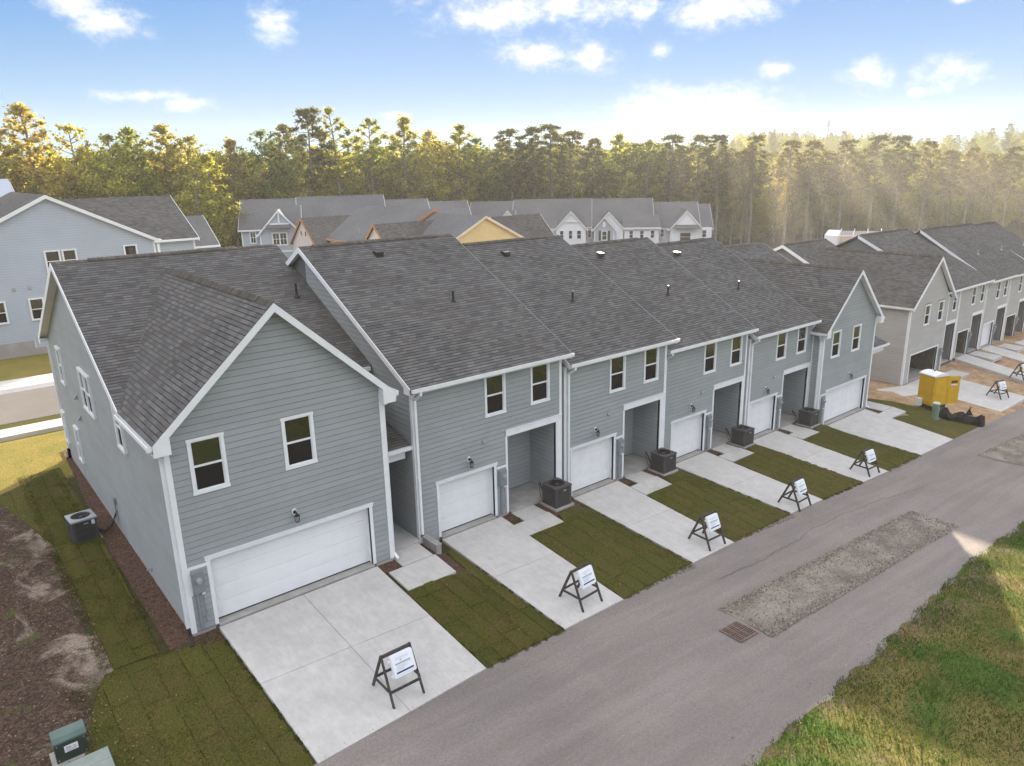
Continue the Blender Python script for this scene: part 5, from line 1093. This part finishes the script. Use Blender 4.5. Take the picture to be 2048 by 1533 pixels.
# light blue house with front gable in the middle distance
t = rot_thing('house', 26.1, 98, 0, 'light blue house with a white trussed front gable behind the foreground roof', 'house'); X = lambda px: (px - 655) * 100 / 1485.
for i, (a, b, zr, ze) in enumerate(((483, 586, 8.6, 5.35), (586, 745, 8.75, 5.3), (745, 832, 8.05, 5.0), (832, 913, 7.65, 4.8))):
    body(t, (X(a), X(b), 0 + i * .25, 11, -3, ze, zr, 'x'), BLUEW); gable_roof(t, X(a), X(b), i * .25, 11, ze, zr, 'x', ROOFG, .35)
front_gable(t, X(517), X(589), -1.6, -3, 4.9, 7.55, BLUEW, ROOFG, truss=True); pl = Plane((0, -1.6, 0), (1, 0, 0), (0, -1, 0)); window(pl, X(538), X(565), 3.4, 5.0, t, far=True, cols=2, grid=True)
pl0 = Plane((0, 0, 0), (1, 0, 0), (0, -1, 0)); window(pl0, X(497), X(509), 3.6, 5.15, t, far=True, grid=True); cb(t, X(484), 0, -3, 5.2)
mb = MB(); mb.prism([(X(530), -1.62, 5.9), (X(572), -1.62, 5.9), (X(572), -2.4, 5.45), (X(530), -2.4, 5.45)], (0, 0, .14)); mb.build('window_awning', ROOFG, t)
mb = MB(); mb.box(X(517), X(589), -1.66, -1.6, 2.6, 2.8); mb.build('band_board', WHITE, t); mb = MB(); mb.prism([(X(480), -1.9, 2.2), (X(516), -1.9, 2.2), (X(516), 0, 3.0), (X(480), 0, 3.0)], (0, 0, .15)); mb.build('porch_roof', ROOFG, t)
# long white row of townhouses before the wood
t = rot_thing('townhouse_row', 44.9, 138, 0, 'long pale row of townhouses with white gables and many windows before the wood', 'townhouse row'); X = lambda px: (px - 1190) * 138 / 1485.
for i, (a, b, zr, ze) in enumerate(((952, 1040, 5.7, 1.45), (1040, 1192, 5.95, 1.45), (1192, 1313, 5.85, 1.2), (1313, 1402, 5.05, .95))):
    body(t, (X(a), X(b), i * .3, 12.5, -7, ze, zr, 'x'), WHTW); gable_roof(t, X(a), X(b), i * .3, 12.5, ze, zr, 'x', ROOFG, .4)
wz = (-.55, 1.0)
front_gable(t, X(1004), X(1062), -2.0, -7, 1.3, 4.5, WHTW, ROOFG, truss=True)
front_gable(t, X(1126), X(1184), -1.8, -7, 1.2, 4.15, WHTW, ROOFG, truss=True, wins=[(X(1133), X(1142)), (X(1150), X(1159)), (X(1166), X(1176))], wz=(-.7, .95))
front_gable(t, X(1200), X(1256), -1.2, -7, 1.1, 3.9, WHTW, ROOFG, vent=True)
front_gable(t, X(1200), X(1238), -2.4, -7, 1.1, 3.1, mat('grey_siding', (.42, .45, .47), .8, .04), ROOFG, vent=True, wins=[(X(1214), X(1225))], wz=(-.9, .8), shut=True)
front_gable(t, X(1345), X(1404), -1.8, -7, .95, 4.0, WHTW, ROOFG, wins=[(X(1362), X(1384))], wz=(-1.3, .35))
for a, b in ((1061, 1124), (1258, 1324)):   # flat fronted bays with strip of windows
    mb = MB(); mb.box(X(a), X(b), -1.2, .3, -7, 1.05); mb.build('bay_wall', WHTW, t); mb = MB(); mb.prism([(X(a) - .3, -1.5, 1.1), (X(b) + .3, -1.5, 1.1), (X(b) + .3, 3, 3.0), (X(a) - .3, 3, 3.0)], (0, 0, .16)); mb.build('bay_roof', ROOFG, t)
    mb = MB(); mb.box(X(a) - .3, X(b) + .3, -1.62, -1.5, .92, 1.22); mb.build('gutter', WHITE, t); plb = Plane((0, -1.2, 0), (1, 0, 0), (0, -1, 0)); n = 4 if a < 1100 else 4
    for k in range(3): c = X(a) + (X(b) - X(a)) * (k + .42) / 3.25; window(plb, c, c + .85, -.75, .75, t, far=True)
    mb = MB(); mb.box(X(a), X(b), -1.24, -1.2, -1.2, -.95); mb.build('band_board', WHITE, t)
for px in (1187, 1242, 1258, 1327, 1408): window(pl0, X(px), X(px + 8.5), -.7, .85, t, far=True) if px < 1400 else None
mb = MB(); mb.box(X(1402), X(1426), .5, 11, -7, .9); mb.build('wall', WHTW, t); gable_roof(t, X(1396), X(1426), 1.0, 12.5, .8, 4.6, 'x', ROOFG, .4); window(Plane((0, .5, 0), (1, 0, 0), (0, -1, 0)), X(1407), X(1417), -.9, .6, t, far=True)
mb = MB(); mb.prism([(X(1352), -3.0, 1.0), (X(1398), -3.0, 1.0), (X(1398), -1.8, 1.5), (X(1352), -1.8, 1.5)], (0, 0, .12)); mb.build('window_awning', ROOFG, t)
# houses still under construction between
t = thing('townhouse_row', (45, 60, -2), 'unfinished row of townhouses with a cream yellow gable and orange raw wood rakes', 'townhouse row')
body(t, (38.8, 51.8, 60, 69, -4, 4.1, 7.35, 'y'), YELW); gable_roof(t, 38.8, 51.8, 60, 69, 4.1, 7.35, 'y', ROOFG, .3, tm=mat('cream_trim', (.72, .60, .42), .7))
body(t, (38.8, 51.8, 69.2, 84, -4, 4.5, 7.75, 'y'), SHEATH); gable_roof(t, 38.8, 51.8, 69.2, 84, 4.5, 7.75, 'y', ROOFG, .3, tm=ORW)
body(t, (38.8, 51.8, 84.2, 97, -4, 4.2, 7.4, 'y'), SHEATH); gable_roof(t, 38.8, 51.8, 84.2, 97, 4.2, 7.4, 'y', ROOFG, .3, tm=WHITE)
for y, zr, xe in ((67.2, 6.75, 37.0), (84.5, 6.7, 37.0)):
    body(t, (xe, 44, y - 3.4, y + 3.4, -4, 3.8, zr, 'x'), SHEATH); gable_roof(t, xe, 45.2, y - 3.4, y + 3.4, 3.8, zr, 'x', ROOFN, .3, tm=ORW)
    for dy in (-.6, .6): mb = MB(); mb.box(xe - .03, xe, y + dy - .1, y + dy + .1, zr - 1.9, zr - 1.4); mb.build('wall_opening', HOLE, t)
body(t, (50, 55.5, 60.8, 66.5, -4, 4.2, 6.9, 'x'), YELW); gable_roof(t, 49, 55.5, 60.8, 66.5, 4.2, 6.9, 'x', ROOFN, .3)
mb = MB(); mb.cyl((39.8, 76, 4.9), .06, .9, 8); mb.build('vent_pipe', LGREY, t); mb = MB(); mb.cyl((40.5, 71, 5.2), .06, .7, 8); mb.build('vent_pipe', LGREY, t)
# timber frame of a house under construction, far right
t = rot_thing('unfinished_house', 64.76, 126, 0, 'bare pale timber framing of a house under construction beyond the far roofs', 'house under construction'); FRM = mat('new_lumber', (.72, .52, .36), .8, .1, 2); X = lambda px: (px - 1750) * 126 / 1485.
mb = MB(); mb.box(X(1668), X(1690), 0, 10, -7, .95); mb.build('wall', WHTW, t)
for z in (-1.4, .55, .85): mb = MB(); mb.box(X(1690), X(1835), -.02, .14, z, z + .14); mb.build('wall_plate', WHTW if z > .8 else FRM, t)
for k in range(30): mb = MB(); x = X(1692) + k * (X(1833) - X(1692)) / 29; mb.box(x, x + .09, 0, .12, -7, .85); mb.build('stud', FRM, t)
for k in range(7): mb = MB(); x = X(1692) + k * 1.95; mb.bar((x, 0, .9), (x, 9, .9 + .3), .08, .25); mb.build('joist', WHTW, t)
mb = MB(); mb.box(X(1690), X(1835), 9, 9.1, -7, .9); mb.build('rear_wall', SHEATH, t)
# communications mast on the far ridge
t = rot_thing('communications_mast', 61.2, 620, 0, 'thin communications mast standing above the wooded ridge', 'mast'); MST = mat('mast_steel', (.30, .30, .32), .6)
mb = MB(); mb.tube([(0, 0, 8), (0, 0, 39.5)], .45, 6, .22); mb.build('pole', MST, t)
for z in (39.3, 37.6, 36.0):
    for k in range(6): a = math.pi * k / 3; mb = MB(); mb.box(.9 * math.cos(a) - .16, .9 * math.cos(a) + .16, .9 * math.sin(a) - .16, .9 * math.sin(a) + .16, z - .6, z + .6); mb.build('antenna', MST, t)

# ------------------------------------------------------------------ trees
def foliage_mat(name, fixed=None):
    m = bpy.data.materials.new(name); m.use_nodes = True; t = NT(m.node_tree)
    oi = t.n('ShaderNodeObjectInfo'); at = t.n('ShaderNodeAttribute', attribute_name='tone')
    c = t.mix(1.0, fixed or oi.outputs['Color'], t.mr(at.outputs['Fac'], 0., 1., .55, 1.45, False), 'MULTIPLY')
    c = t.mix(1.0, c, t.mix(oi.outputs['Random'], (.85, .98, 1.0), (1.12, 1.02, .85)), 'MULTIPLY')
    c = t.mix(t.mr(t.m('FRACT', t.m('MULTIPLY', at.outputs['Fac'], 13.7)), .82, 1., 0., .5), c, (.16, .10, .03))
    d_ = t.n('ShaderNodeBsdfDiffuse', inp={0: c}); tr = t.n('ShaderNodeBsdfTranslucent', inp={0: t.mix(1.0, c, (1.25, 1.15, .7), 'MULTIPLY')})
    mx = t.n('ShaderNodeMixShader', inp={0: .55, 1: d_.outputs[0], 2: tr.outputs[0]}); t.n('ShaderNodeOutputMaterial', inp={0: mx.outputs[0]}); return m
FOL = foliage_mat('foliage'); BARK = mat('bark', (.20, .17, .145), .95, .3, 1.5); 
def leaves(C, S, n, size, seed, flat=1.0):
    """leaf clumps around centres C (k,3) with radii S"""
    g = np.random.default_rng(seed); k = g.choice(len(C), n, p=S ** 2.2 / np.sum(S ** 2.2)); d = g.normal(size=(n, 3)); d /= np.linalg.norm(d, axis=1)[:, None]; r = S[k] * np.clip(np.abs(g.normal(0, .62, n)) + .12, 0, 2.1)
    P = C[k] + d * r[:, None] * np.array([1, 1, flat]); a = g.normal(size=(n, 3)); a /= np.linalg.norm(a, axis=1)[:, None]; b = np.cross(a, g.normal(size=(n, 3))); b /= np.linalg.norm(b, axis=1)[:, None]
    s_ = size * g.uniform(.55, 1.25, n)[:, None]; V = np.stack([P - a * s_, P - b * s_ * .62, P + a * s_, P + b * s_ * .62], 1).reshape(-1, 3); return V, np.arange(n * 4).reshape(-1, 4), g.uniform(0, 1, n)
def tree_proto(kind, seed, n=3400):
    """unit data: crown mesh and trunk mesh of a tree 20 m tall"""
    r2 = random.Random(seed); H_ = 20.; C = []; S = []; mb = MB(); lean = (r2.uniform(-.8, .8), r2.uniform(-.8, .8))
    path = [Vector((lean[0] * (k / 8) ** 1.5 + r2.uniform(-.12, .12), lean[1] * (k / 8) ** 1.5 + r2.uniform(-.12, .12), H_ * .95 * k / 8)) for k in range(9)]
    mb.tube(path, .27, 7, .05)
    def at(f): x = f * 8 / .95; i = min(7, int(x)); return path[i].lerp(path[i + 1], min(1, x - i))
    if kind == 'broad': base, rad, nl, flat = .18, 4.3, 48, .8
    elif kind == 'tall': base, rad, nl, flat = .24, 2.7, 46, .9
    elif kind == 'airy': base, rad, nl, flat = .42, 3.0, 26, .8
    elif kind == 'pine': base, rad, nl, flat = .46, 3.1, 40, .6
    else: base, rad, nl, flat = .03, 4.6, 26, .8   # bushy
    for k in range(nl):
        f = base + (1 - base) * (k + r2.random()) / nl; f = min(.985, f); p = at(f); q = (f - base) / (1 - base)
        prof = {'broad': math.sin(math.pi * min(1, .18 + q * .86)) ** .7, 'tall': math.sin(math.pi * min(1, .22 + q * .82)) ** .8, 'airy': math.sin(math.pi * min(1, .2 + q * .84)) ** .8, 'pine': (1 - q) ** .45 * min(1, .45 + q * 1.3), 'bush': (1 - q) ** .5}[kind if kind in ('broad', 'tall', 'airy', 'pine') else 'bush']
        L = rad * prof * r2.uniform(.55, 1.15); a = k * 2.4 + r2.uniform(-.5, .5); up = .55 if kind != 'pine' else .15
        e = p + Vector((math.cos(a) * L, math.sin(a) * L, L * up)); m_ = p.lerp(e, .55)
        if L > .8: mb.tube([p, m_ + Vector((0, 0, -.1)), e], .07, 4, .02)
        s_ = max(.55, L * .36) * r2.uniform(.8, 1.25) * (.9 if kind != 'airy' else .75); C += [tuple(e), tuple(m_)] if kind != 'pine' else [tuple(e), tuple(p.lerp(e, .7) + Vector((0, 0, .25)))]; S += [s_, s_ * (.8 if kind != 'pine' else .7)]
    C.append(tuple(at(.97))); S.append(.6)
    V, F, T = leaves(np.array(C), np.array(S), n, .20 if kind != 'pine' else .18, seed, flat)
    cr = bmesh_np('crown', V, F, FOL, T, link=False); tk = mb.build('trunk', BARK); COL.objects.unlink(tk); return cr.data, tk.data
PROTO = {'broad': [tree_proto('broad', s_, 8600) for s_ in (1, 2, 3)], 'tall': [tree_proto('tall', s_, 6600) for s_ in (4, 5, 6)], 'airy': [tree_proto('airy', s_, 3600) for s_ in (7, 8)], 'pine': [tree_proto('pine', s_, 7400) for s_ in (9, 10, 11, 12)], 'bush': [tree_proto('bush', s_, 6400) for s_ in (13, 14)]}
GREEN, YGR, YEL_, GOLD, ORG_, RUS, DGR, PGR = (.17, .21, .07, 1), (.29, .31, .08, 1), (.40, .38, .10, 1), (.37, .34, .12, 1), (.37, .30, .13, 1), (.34, .22, .10, 1), (.12, .14, .075, 1), (.19, .20, .10, 1)
def front(az_): return float(np.interp(az_, [-20, 0, 12, 20, 30, 38, 56, 66, 75, 100], [100, 104, 110, 118, 142, 162, 166, 185, 210, 240]))
TREES = [  # pixel column az, top elevation tangent, kind, colour, label
 (5.9, .060, 'tall', GOLD, 'tree', 'orange tinged tree at the very left edge, lower than its neighbour'), (7.6, .083, 'tall', GOLD, 'tree', 'tallest golden orange tree at the left, with a ragged tip'), (9.9, .062, 'broad', YEL_, 'tree', 'broad yellow tree right of the tallest golden one at the left'),
 (11.5, .052, 'broad', YGR, 'tree', 'round yellow-green tree behind the roof of the pale blue house'), (13.3, .059, 'tall', YGR, 'tree', 'green tree with an open tip, alone between two yellow ones left of centre'), (15.4, .062, 'tall', GOLD, 'tree', 'orange-gold tree with twin tips left of the middle'), (17.1, .050, 'broad', GOLD, 'tree', 'bright gold tree hanging low right of the pale blue house'),
 (17.9, .028, 'tall', YGR, 'tree', 'small bright green tree between the pale blue house and the light blue gable'), (16.6, .020, 'bush', YEL_, 'tree', 'low bushy yellow tree at the right corner of the pale blue house'), (19.0, .045, 'tall', ORG_, 'tree', 'russet topped tree left of the light blue gable house'), (21.4, .056, 'broad', GREEN, 'tree', 'dark green tree behind the light blue gable house'), (23.0, .062, 'tall', GOLD, 'tree', 'orange crowned tree just left of the tall lone pine'),
 (24.5, .080, 'pine', DGR, 'pine_tree', 'tall lone dark pine standing above the wood left of centre'), (26.6, .081, 'airy', YGR, 'tree', 'slender pale green tree with a bare trunk right of the lone pine'), (28.8, .069, 'airy', YGR, 'tree', 'thin topped yellow-green tree with a forked pale trunk'), (31.2, .069, 'tall', GOLD, 'tree', 'tawny rounded tree at the middle left with pale trunk below'), (33.2, .052, 'tall', YEL_, 'tree', 'yellow-orange pointed tree left of the middle gap'), (35.0, .059, 'tall', YGR, 'tree', 'light green tree right of the orange pointed one'),
 (36.8, .042, 'broad', GREEN, 'tree', 'low green tree in the dip of the tree line'), (39.2, .051, 'pine', DGR, 'pine_tree', 'hazy pine with a rounded crown left of the pine group'), (40.8, .053, 'pine', DGR, 'pine_tree', 'hazy pine in the middle of the dense centre group'), (42.1, .056, 'pine', PGR, 'pine_tree', 'highest hazy pine of the centre group'), (43.6, .047, 'pine', PGR, 'pine_tree', 'pine at the right shoulder of the centre group'), (45.4, .037, 'pine', PGR, 'pine_tree', 'lower pine with open branches right of the centre group'),
 (47.3, .042, 'tall', YEL_, 'tree', 'bright yellow tree above the long pale row'), (49.0, .033, 'tall', YGR, 'tree', 'yellow-green tree beside the bright yellow one above the pale row'), (50.8, .039, 'pine', PGR, 'pine_tree', 'reddish hazy pine above the right part of the pale row'), (52.6, .038, 'pine', PGR, 'pine_tree', 'hazy pine right of the reddish one above the pale row end'), (54.2, .037, 'pine', DGR, 'pine_tree', 'pine over the right end gable of the pale row'), (56.5, .035, 'pine', PGR, 'pine_tree', 'pine standing alone in bright haze right of the pale row'),
 (58.9, .028, 'pine', PGR, 'pine_tree', 'pine left of the distant mast'), (60.3, .027, 'pine', PGR, 'pine_tree', 'lower pine left of the distant mast'), (62.4, .026, 'pine', DGR, 'pine_tree', 'pine just right of the distant mast'), (64.3, .030, 'pine', DGR, 'pine_tree', 'broad crowned pine of the right hand group'), (65.8, .029, 'pine', DGR, 'pine_tree', 'dark crowned pine at the right end of the right hand group'), (67.4, .022, 'pine', PGR, 'pine_tree', 'sloping pine right of the right hand group'), (69.9, .014, 'pine', PGR, 'pine_tree', 'round topped pine apart from the group near the right edge'), (72.0, .013, 'pine', DGR, 'pine_tree', 'dark pine at the right edge of the picture'),
]
r3 = random.Random(77); cnt = 0
for az_, tn_, kind, colr_, nm, lab in TREES:
    D = front(az_) * (1.0 if tn_ > .03 or az_ > 40 else .88); x, y = D * math.sin(R(az_)), D * math.cos(R(az_)); g = surf(x, y); h = CAMH + D * tn_ - g
    cr, tk = PROTO[kind][cnt % len(PROTO[kind])]; cnt += 1
    t = bpy.data.objects.new(nm, None); COL.objects.link(t); t.location = (x, y, g - .2); t.rotation_euler.z = r3.uniform(0, 6.28); sc = h / 20.; wsc = sc * r3.uniform(.95, 1.15) * (1.15 if kind in ('pine', 'tall') else 1); t.scale = (wsc, wsc, sc)
    t['label'] = lab; t['category'] = 'tree'; t['group'] = 'trees along the edge of the wood'
    for dn, dt in (('crown', cr), ('trunk', tk)):
        o = bpy.data.objects.new(dn, dt); COL.objects.link(o); o.parent = t; o.color = colr_
# the wood behind them: many trees, one object
pc = bpy.data.collections.new('wood_sources'); SRC = []; FOLC = {}
for kind, cols in (('tall', (YGR, GOLD, GREEN)), ('broad', (YEL_, GREEN)), ('pine', (DGR, PGR, DGR)), ('bush', (YEL_, YGR)), ('airy', (YGR, GREEN))):
    for i, c_ in enumerate(cols):
        cr, tk = PROTO[kind][i % len(PROTO[kind])]
        me = bpy.data.meshes.new('tree_mass'); bm = __import__('bmesh').new(); bm.from_mesh(cr); nf = len(bm.faces); bm.from_mesh(tk)
        for k, f_ in enumerate(bm.faces): f_.material_index = 0 if k < nf else 1
        bm.to_mesh(me); bm.free(); me.materials.append(FOLC.setdefault(c_, None) or FOLC.update({c_: foliage_mat('foliage', c_[:3])}) or FOLC[c_]); me.materials.append(BARK)
        o = bpy.data.objects.new('%02d_tree_mass' % len(SRC), me); o.color = c_; pc.objects.link(o); SRC.append(kind)
def wood(name, pts):
    """pts: x, y, z, scale, rotation, index"""
    a = np.array(pts, dtype=np.float32); me = bpy.data.meshes.new(name); me.vertices.add(len(a)); me.vertices.foreach_set('co', a[:, :3].ravel())
    for nm, col_, ty in (('sc', 3, 'FLOAT'), ('rz', 4, 'FLOAT'), ('ix', 5, 'INT')):
        at = me.attributes.new(nm, ty, 'POINT'); at.data.foreach_set('value', a[:, col_].astype(np.int32) if ty == 'INT' else a[:, col_])
    o = bpy.data.objects.new(name, me); COL.objects.link(o); o['kind'] = 'stuff'
    ng = bpy.data.node_groups.new('plant_trees', 'GeometryNodeTree'); ng.interface.new_socket('Geometry', in_out='INPUT', socket_type='NodeSocketGeometry'); ng.interface.new_socket('Geometry', in_out='OUTPUT', socket_type='NodeSocketGeometry')
    N = ng.nodes; gi = N.new('NodeGroupInput'); go = N.new('NodeGroupOutput'); iop = N.new('GeometryNodeInstanceOnPoints'); ci = N.new('GeometryNodeCollectionInfo'); ci.inputs['Collection'].default_value = pc; ci.inputs['Separate Children'].default_value = True; ci.inputs['Reset Children'].default_value = True
    def na(nm, dt): q = N.new('GeometryNodeInputNamedAttribute'); q.data_type = dt; q.inputs[0].default_value = nm; return q.outputs[0]
    cx = N.new('ShaderNodeCombineXYZ'); L = ng.links; L.new(na('rz', 'FLOAT'), cx.inputs[2]); L.new(gi.outputs[0], iop.inputs['Points']); L.new(ci.outputs[0], iop.inputs['Instance']); iop.inputs['Pick Instance'].default_value = True
    L.new(na('ix', 'INT'), iop.inputs['Instance Index']); L.new(cx.outputs[0], iop.inputs['Rotation']); L.new(na('sc', 'FLOAT'), iop.inputs['Scale']); L.new(iop.outputs[0], go.inputs[0])
    md = o.modifiers.new('plant', 'NODES'); md.node_group = ng; return o
pts = []; r4 = random.Random(9)
for az_ in np.arange(-14, 92, .1):
    pass
n_ = 0
while n_ < 1900:
    az_ = r4.uniform(-14, 92); f_ = front(az_); D = f_ + 3 + 115 * r4.random() ** 1.35; x, y = D * math.sin(R(az_)), D * math.cos(R(az_)); g = surf(x, y)
    deep = (D - f_) / 115; piney = min(.6, max(.08, (az_ - 25) / 40)); rr = r4.random()
    if deep < .3 and r4.random() < .55: ix = r4.choice([8, 9, 3, 0]); h = r4.uniform(8, 16)
    elif rr < piney: ix = r4.choice([5, 6, 7]); h = 12.1 - g + f_ * (float(np.interp(az_, [0, 12, 20, 25, 33, 42, 50, 60, 66, 73], [.048, .045, .04, .045, .042, .043, .032, .02, .02, .008])) - .004) * r4.uniform(.75, 1.12)
    else: ix = r4.choice([0, 1, 2, 3, 4, 10, 11, 0, 3]); h = 12.1 - g + f_ * (float(np.interp(az_, [0, 12, 20, 25, 33, 42, 50, 60, 66, 73], [.045, .042, .036, .04, .038, .033, .024, .012, .01, .002])) - .004) * r4.uniform(.6, 1.12)
    pts.append((x, y, g - .3, max(.3, h / 20), r4.uniform(0, 6.28), ix)); n_ += 1
wood('autumn_wood', pts)
pts = []
while len(pts) < 2300:
    az_ = r4.uniform(-10, 90); D = r4.uniform(285, 600); x, y = D * math.sin(R(az_)), D * math.cos(R(az_)); g = surf(x, y)
    pts.append((x, y, g - .5, r4.uniform(.62, .95), r4.uniform(0, 6.28), r4.choice([0, 2, 3, 4, 4, 5, 7, 10, 11, 11])))
wood('hillside_wood', pts)
# ------------------------------------------------------------------ grass blades, fallen leaves
def blades(name, regions, m, seed):
    g = np.random.default_rng(seed); Vs = []; Ts = []
    for (x0, x1, y0, y1, n, h, wd, test) in regions:
        x = g.uniform(x0, x1, n); y = g.uniform(y0, y1, n)
        keep = np.array([test(a, b) for a, b in zip(x, y)]); x, y = x[keep], y[keep]; n = len(x)
        z = np.array([surf(a, b) for a, b in zip(x, y)]) + (.0 if h > .04 else .01); a = g.uniform(0, 6.283, n); hh = h * g.uniform(.5, 1.5, n); lx, ly = g.normal(0, .5, n) * hh, g.normal(0, .5, n) * hh; w2 = wd * g.uniform(.6, 1.3, n)
        Vs.append(np.stack([np.stack([x - np.cos(a) * w2, y - np.sin(a) * w2, z], 1), np.stack([x + np.cos(a) * w2, y + np.sin(a) * w2, z], 1), np.stack([x + lx, y + ly, z + hh], 1)], 1).reshape(-1, 3)); Ts.append(g.uniform(0, 1, n))
    V = np.concatenate(Vs); bmesh_np(name, V, np.arange(len(V)).reshape(-1, 3), m, np.concatenate(Ts), kind='stuff', nside=3)
blades('grass', [(11, 50, -4, 8.9, 170000, .085, .014, lambda x, y: y < yn(x) + .02 + .12 * math.sin(x * 2.3)), (11, 45, 6.8, 8.9, 14000, .06, .012, lambda x, y: y < yn(x) + .1 and y > yn(x) - .8)], BLADE, 4)
EDGES = []
for (xa, xb), yt, i in LAWNS:   # grass creeping over the concrete and the alley edge, in tufts
    tuft = lambda x, y: math.sin(y * 5.1 + x) + math.sin(y * 13.7 + 2) > .1
    EDGES += [(xa - .07, xa + .05, ye(xa) + .05, yt, 1500, .035, .012, tuft), (xb - .05, xb + .07, ye(xb) + .05, yt + .3, 1500, .035, .012, tuft)]
    EDGES += [(xa, xb, ye(xa) - .07, ye(xb) + .1, 2200, .03, .012, lambda x, y: math.sin(x * 6.1) + math.sin(x * 15.3) > -.2 and abs(y - ye(x)) < .09)]
EDGES += [(4.72, 4.88, 13.1, 18.6, 2500, .04, .012, lambda x, y: math.sin(y * 5.1) + math.sin(y * 13.7) > 0), (3.15, 3.5, 19, 36, 5000, .05, .012, lambda x, y: math.sin(y * 2.1) + math.sin(y * 7.7) > .1), (1.85, 2.2, 19, 34, 3500, .05, .012, lambda x, y: math.sin(y * 3.1) + math.sin(y * 9.7) > -.3)]
blades('short_grass', [(.6, 4.8, 12.7, 19.2, 26000, .03, .010, lambda x, y: x > 1.0), (1.9, 3.3, 19.2, 36, 26000, .03, .010, lambda x, y: True), (9.85, 12.7, 13.6, 17.6, 16000, .028, .009, lambda x, y: True), (15.5, 19.2, 13.8, 18.6, 16000, .028, .009, lambda x, y: True), (22, 26.2, 14.2, 18.8, 14000, .028, .010, lambda x, y: True), (29, 32.5, 14.5, 19, 9000, .03, .011, lambda x, y: True), (35.3, 39.2, 14.7, 19, 9000, .03, .011, lambda x, y: True)] + EDGES, BLADES, 5)
g = np.random.default_rng(8)
def litter(name, regs, m, size, seed, dz=.02):
    g = np.random.default_rng(seed); V = []; F = []; T = []
    for x0, x1, y0, y1, n in regs:
        for _ in range(n):
            x, y = g.uniform(x0, x1), g.uniform(y0, y1); z = surf(x, y) + dz; a = g.uniform(0, 6.28); s_ = size * g.uniform(.5, 1.3); i = len(V)
            for k in range(5): b = a + k * 1.2566; V.append((x + math.cos(b) * s_ * (1, .6, .9, .7, .8)[k], y + math.sin(b) * s_ * (1, .6, .9, .7, .8)[k], z + g.uniform(0, .02)))
            F.append(tuple(range(i, i + 5))); T.append(g.uniform(0, 1))
    bmesh_np(name, V, F, m, T, kind='stuff', nside=5)
litter('fallen_leaves', [(-3, 2.2, 14, 36, 3200), (11, 42, -3, 8.3, 1500), (.5, 4.7, 13, 36, 110), (9.9, 12.6, 13.8, 17.5, 22), (15.5, 19.2, 14, 18, 22), (22, 39, 14.2, 18.5, 50), (10, 45, 7.6, 13.6, 90), (3.5, 4.15, 19.5, 37, 160), (44, 50, 15.5, 21, 40), (44, 48, 13.5, 15.5, 30)], LEAFM, .026, 3, .045)
litter('edge_debris', [(14, 40, 13.95, 14.5, 260), (5, 19, 13.0, 13.9, 120)], mat('dark_debris', (.14, .07, .045), .9, fn=tone_fn(.4)), .016, 6, .035)
# ------------------------------------------------------------------ air
hz = MB(); hz.box(-880, 880, -880, 880, -12, 60); hz = hz
mh = bpy.data.materials.new('haze'); mh.use_nodes = True; t_ = NT(mh.node_tree); pv = t_.n('ShaderNodeVolumePrincipled', inp={'Color': (.98, .965, .93), 'Density': HAZE, 'Anisotropy': HAZE_G}); t_.n('ShaderNodeOutputMaterial', inp={'Volume': pv.outputs[0]})
o = hz.build('haze', mh, None, 'stuff')

# drifting construction dust, lit by the sun, between the far roofs and the pines
x_, y_ = 150 * math.sin(R(60)), 150 * math.cos(R(60))
mb = MB(); mb.box(-62, 62, -42, 42, -9, 24); md_ = bpy.data.materials.new('dust'); md_.use_nodes = True; t_ = NT(md_.node_tree)
tc_ = t_.n('ShaderNodeTexCoord'); sp = t_.n('ShaderNodeSeparateXYZ', inp={0: tc_.outputs['Object']})
f_ = t_.m('MULTIPLY', t_.mr(t_.m('ABSOLUTE', sp.outputs[0]), 8., 60., 1., 0.), t_.mr(t_.m('ABSOLUTE', sp.outputs[1]), 5., 40., 1., 0.)); f_ = t_.m('MULTIPLY', f_, t_.mr(sp.outputs[2], -4., 23., 1., 0.))
f_ = t_.m('MULTIPLY', f_, t_.mr(t_.noise(tc_.outputs['Object'], .035, 3, .6), .3, .7, .25, 1.))
pv = t_.n('ShaderNodeVolumePrincipled', inp={'Color': (1, .92, .80), 'Density': t_.m('MULTIPLY', f_, .0052), 'Anisotropy': .3}); t_.n('ShaderNodeOutputMaterial', inp={'Volume': pv.outputs[0]})
o = mb.build('dust', md_, None, 'stuff'); o.location = (x_, y_, 0); o.rotation_euler.z = -R(60)
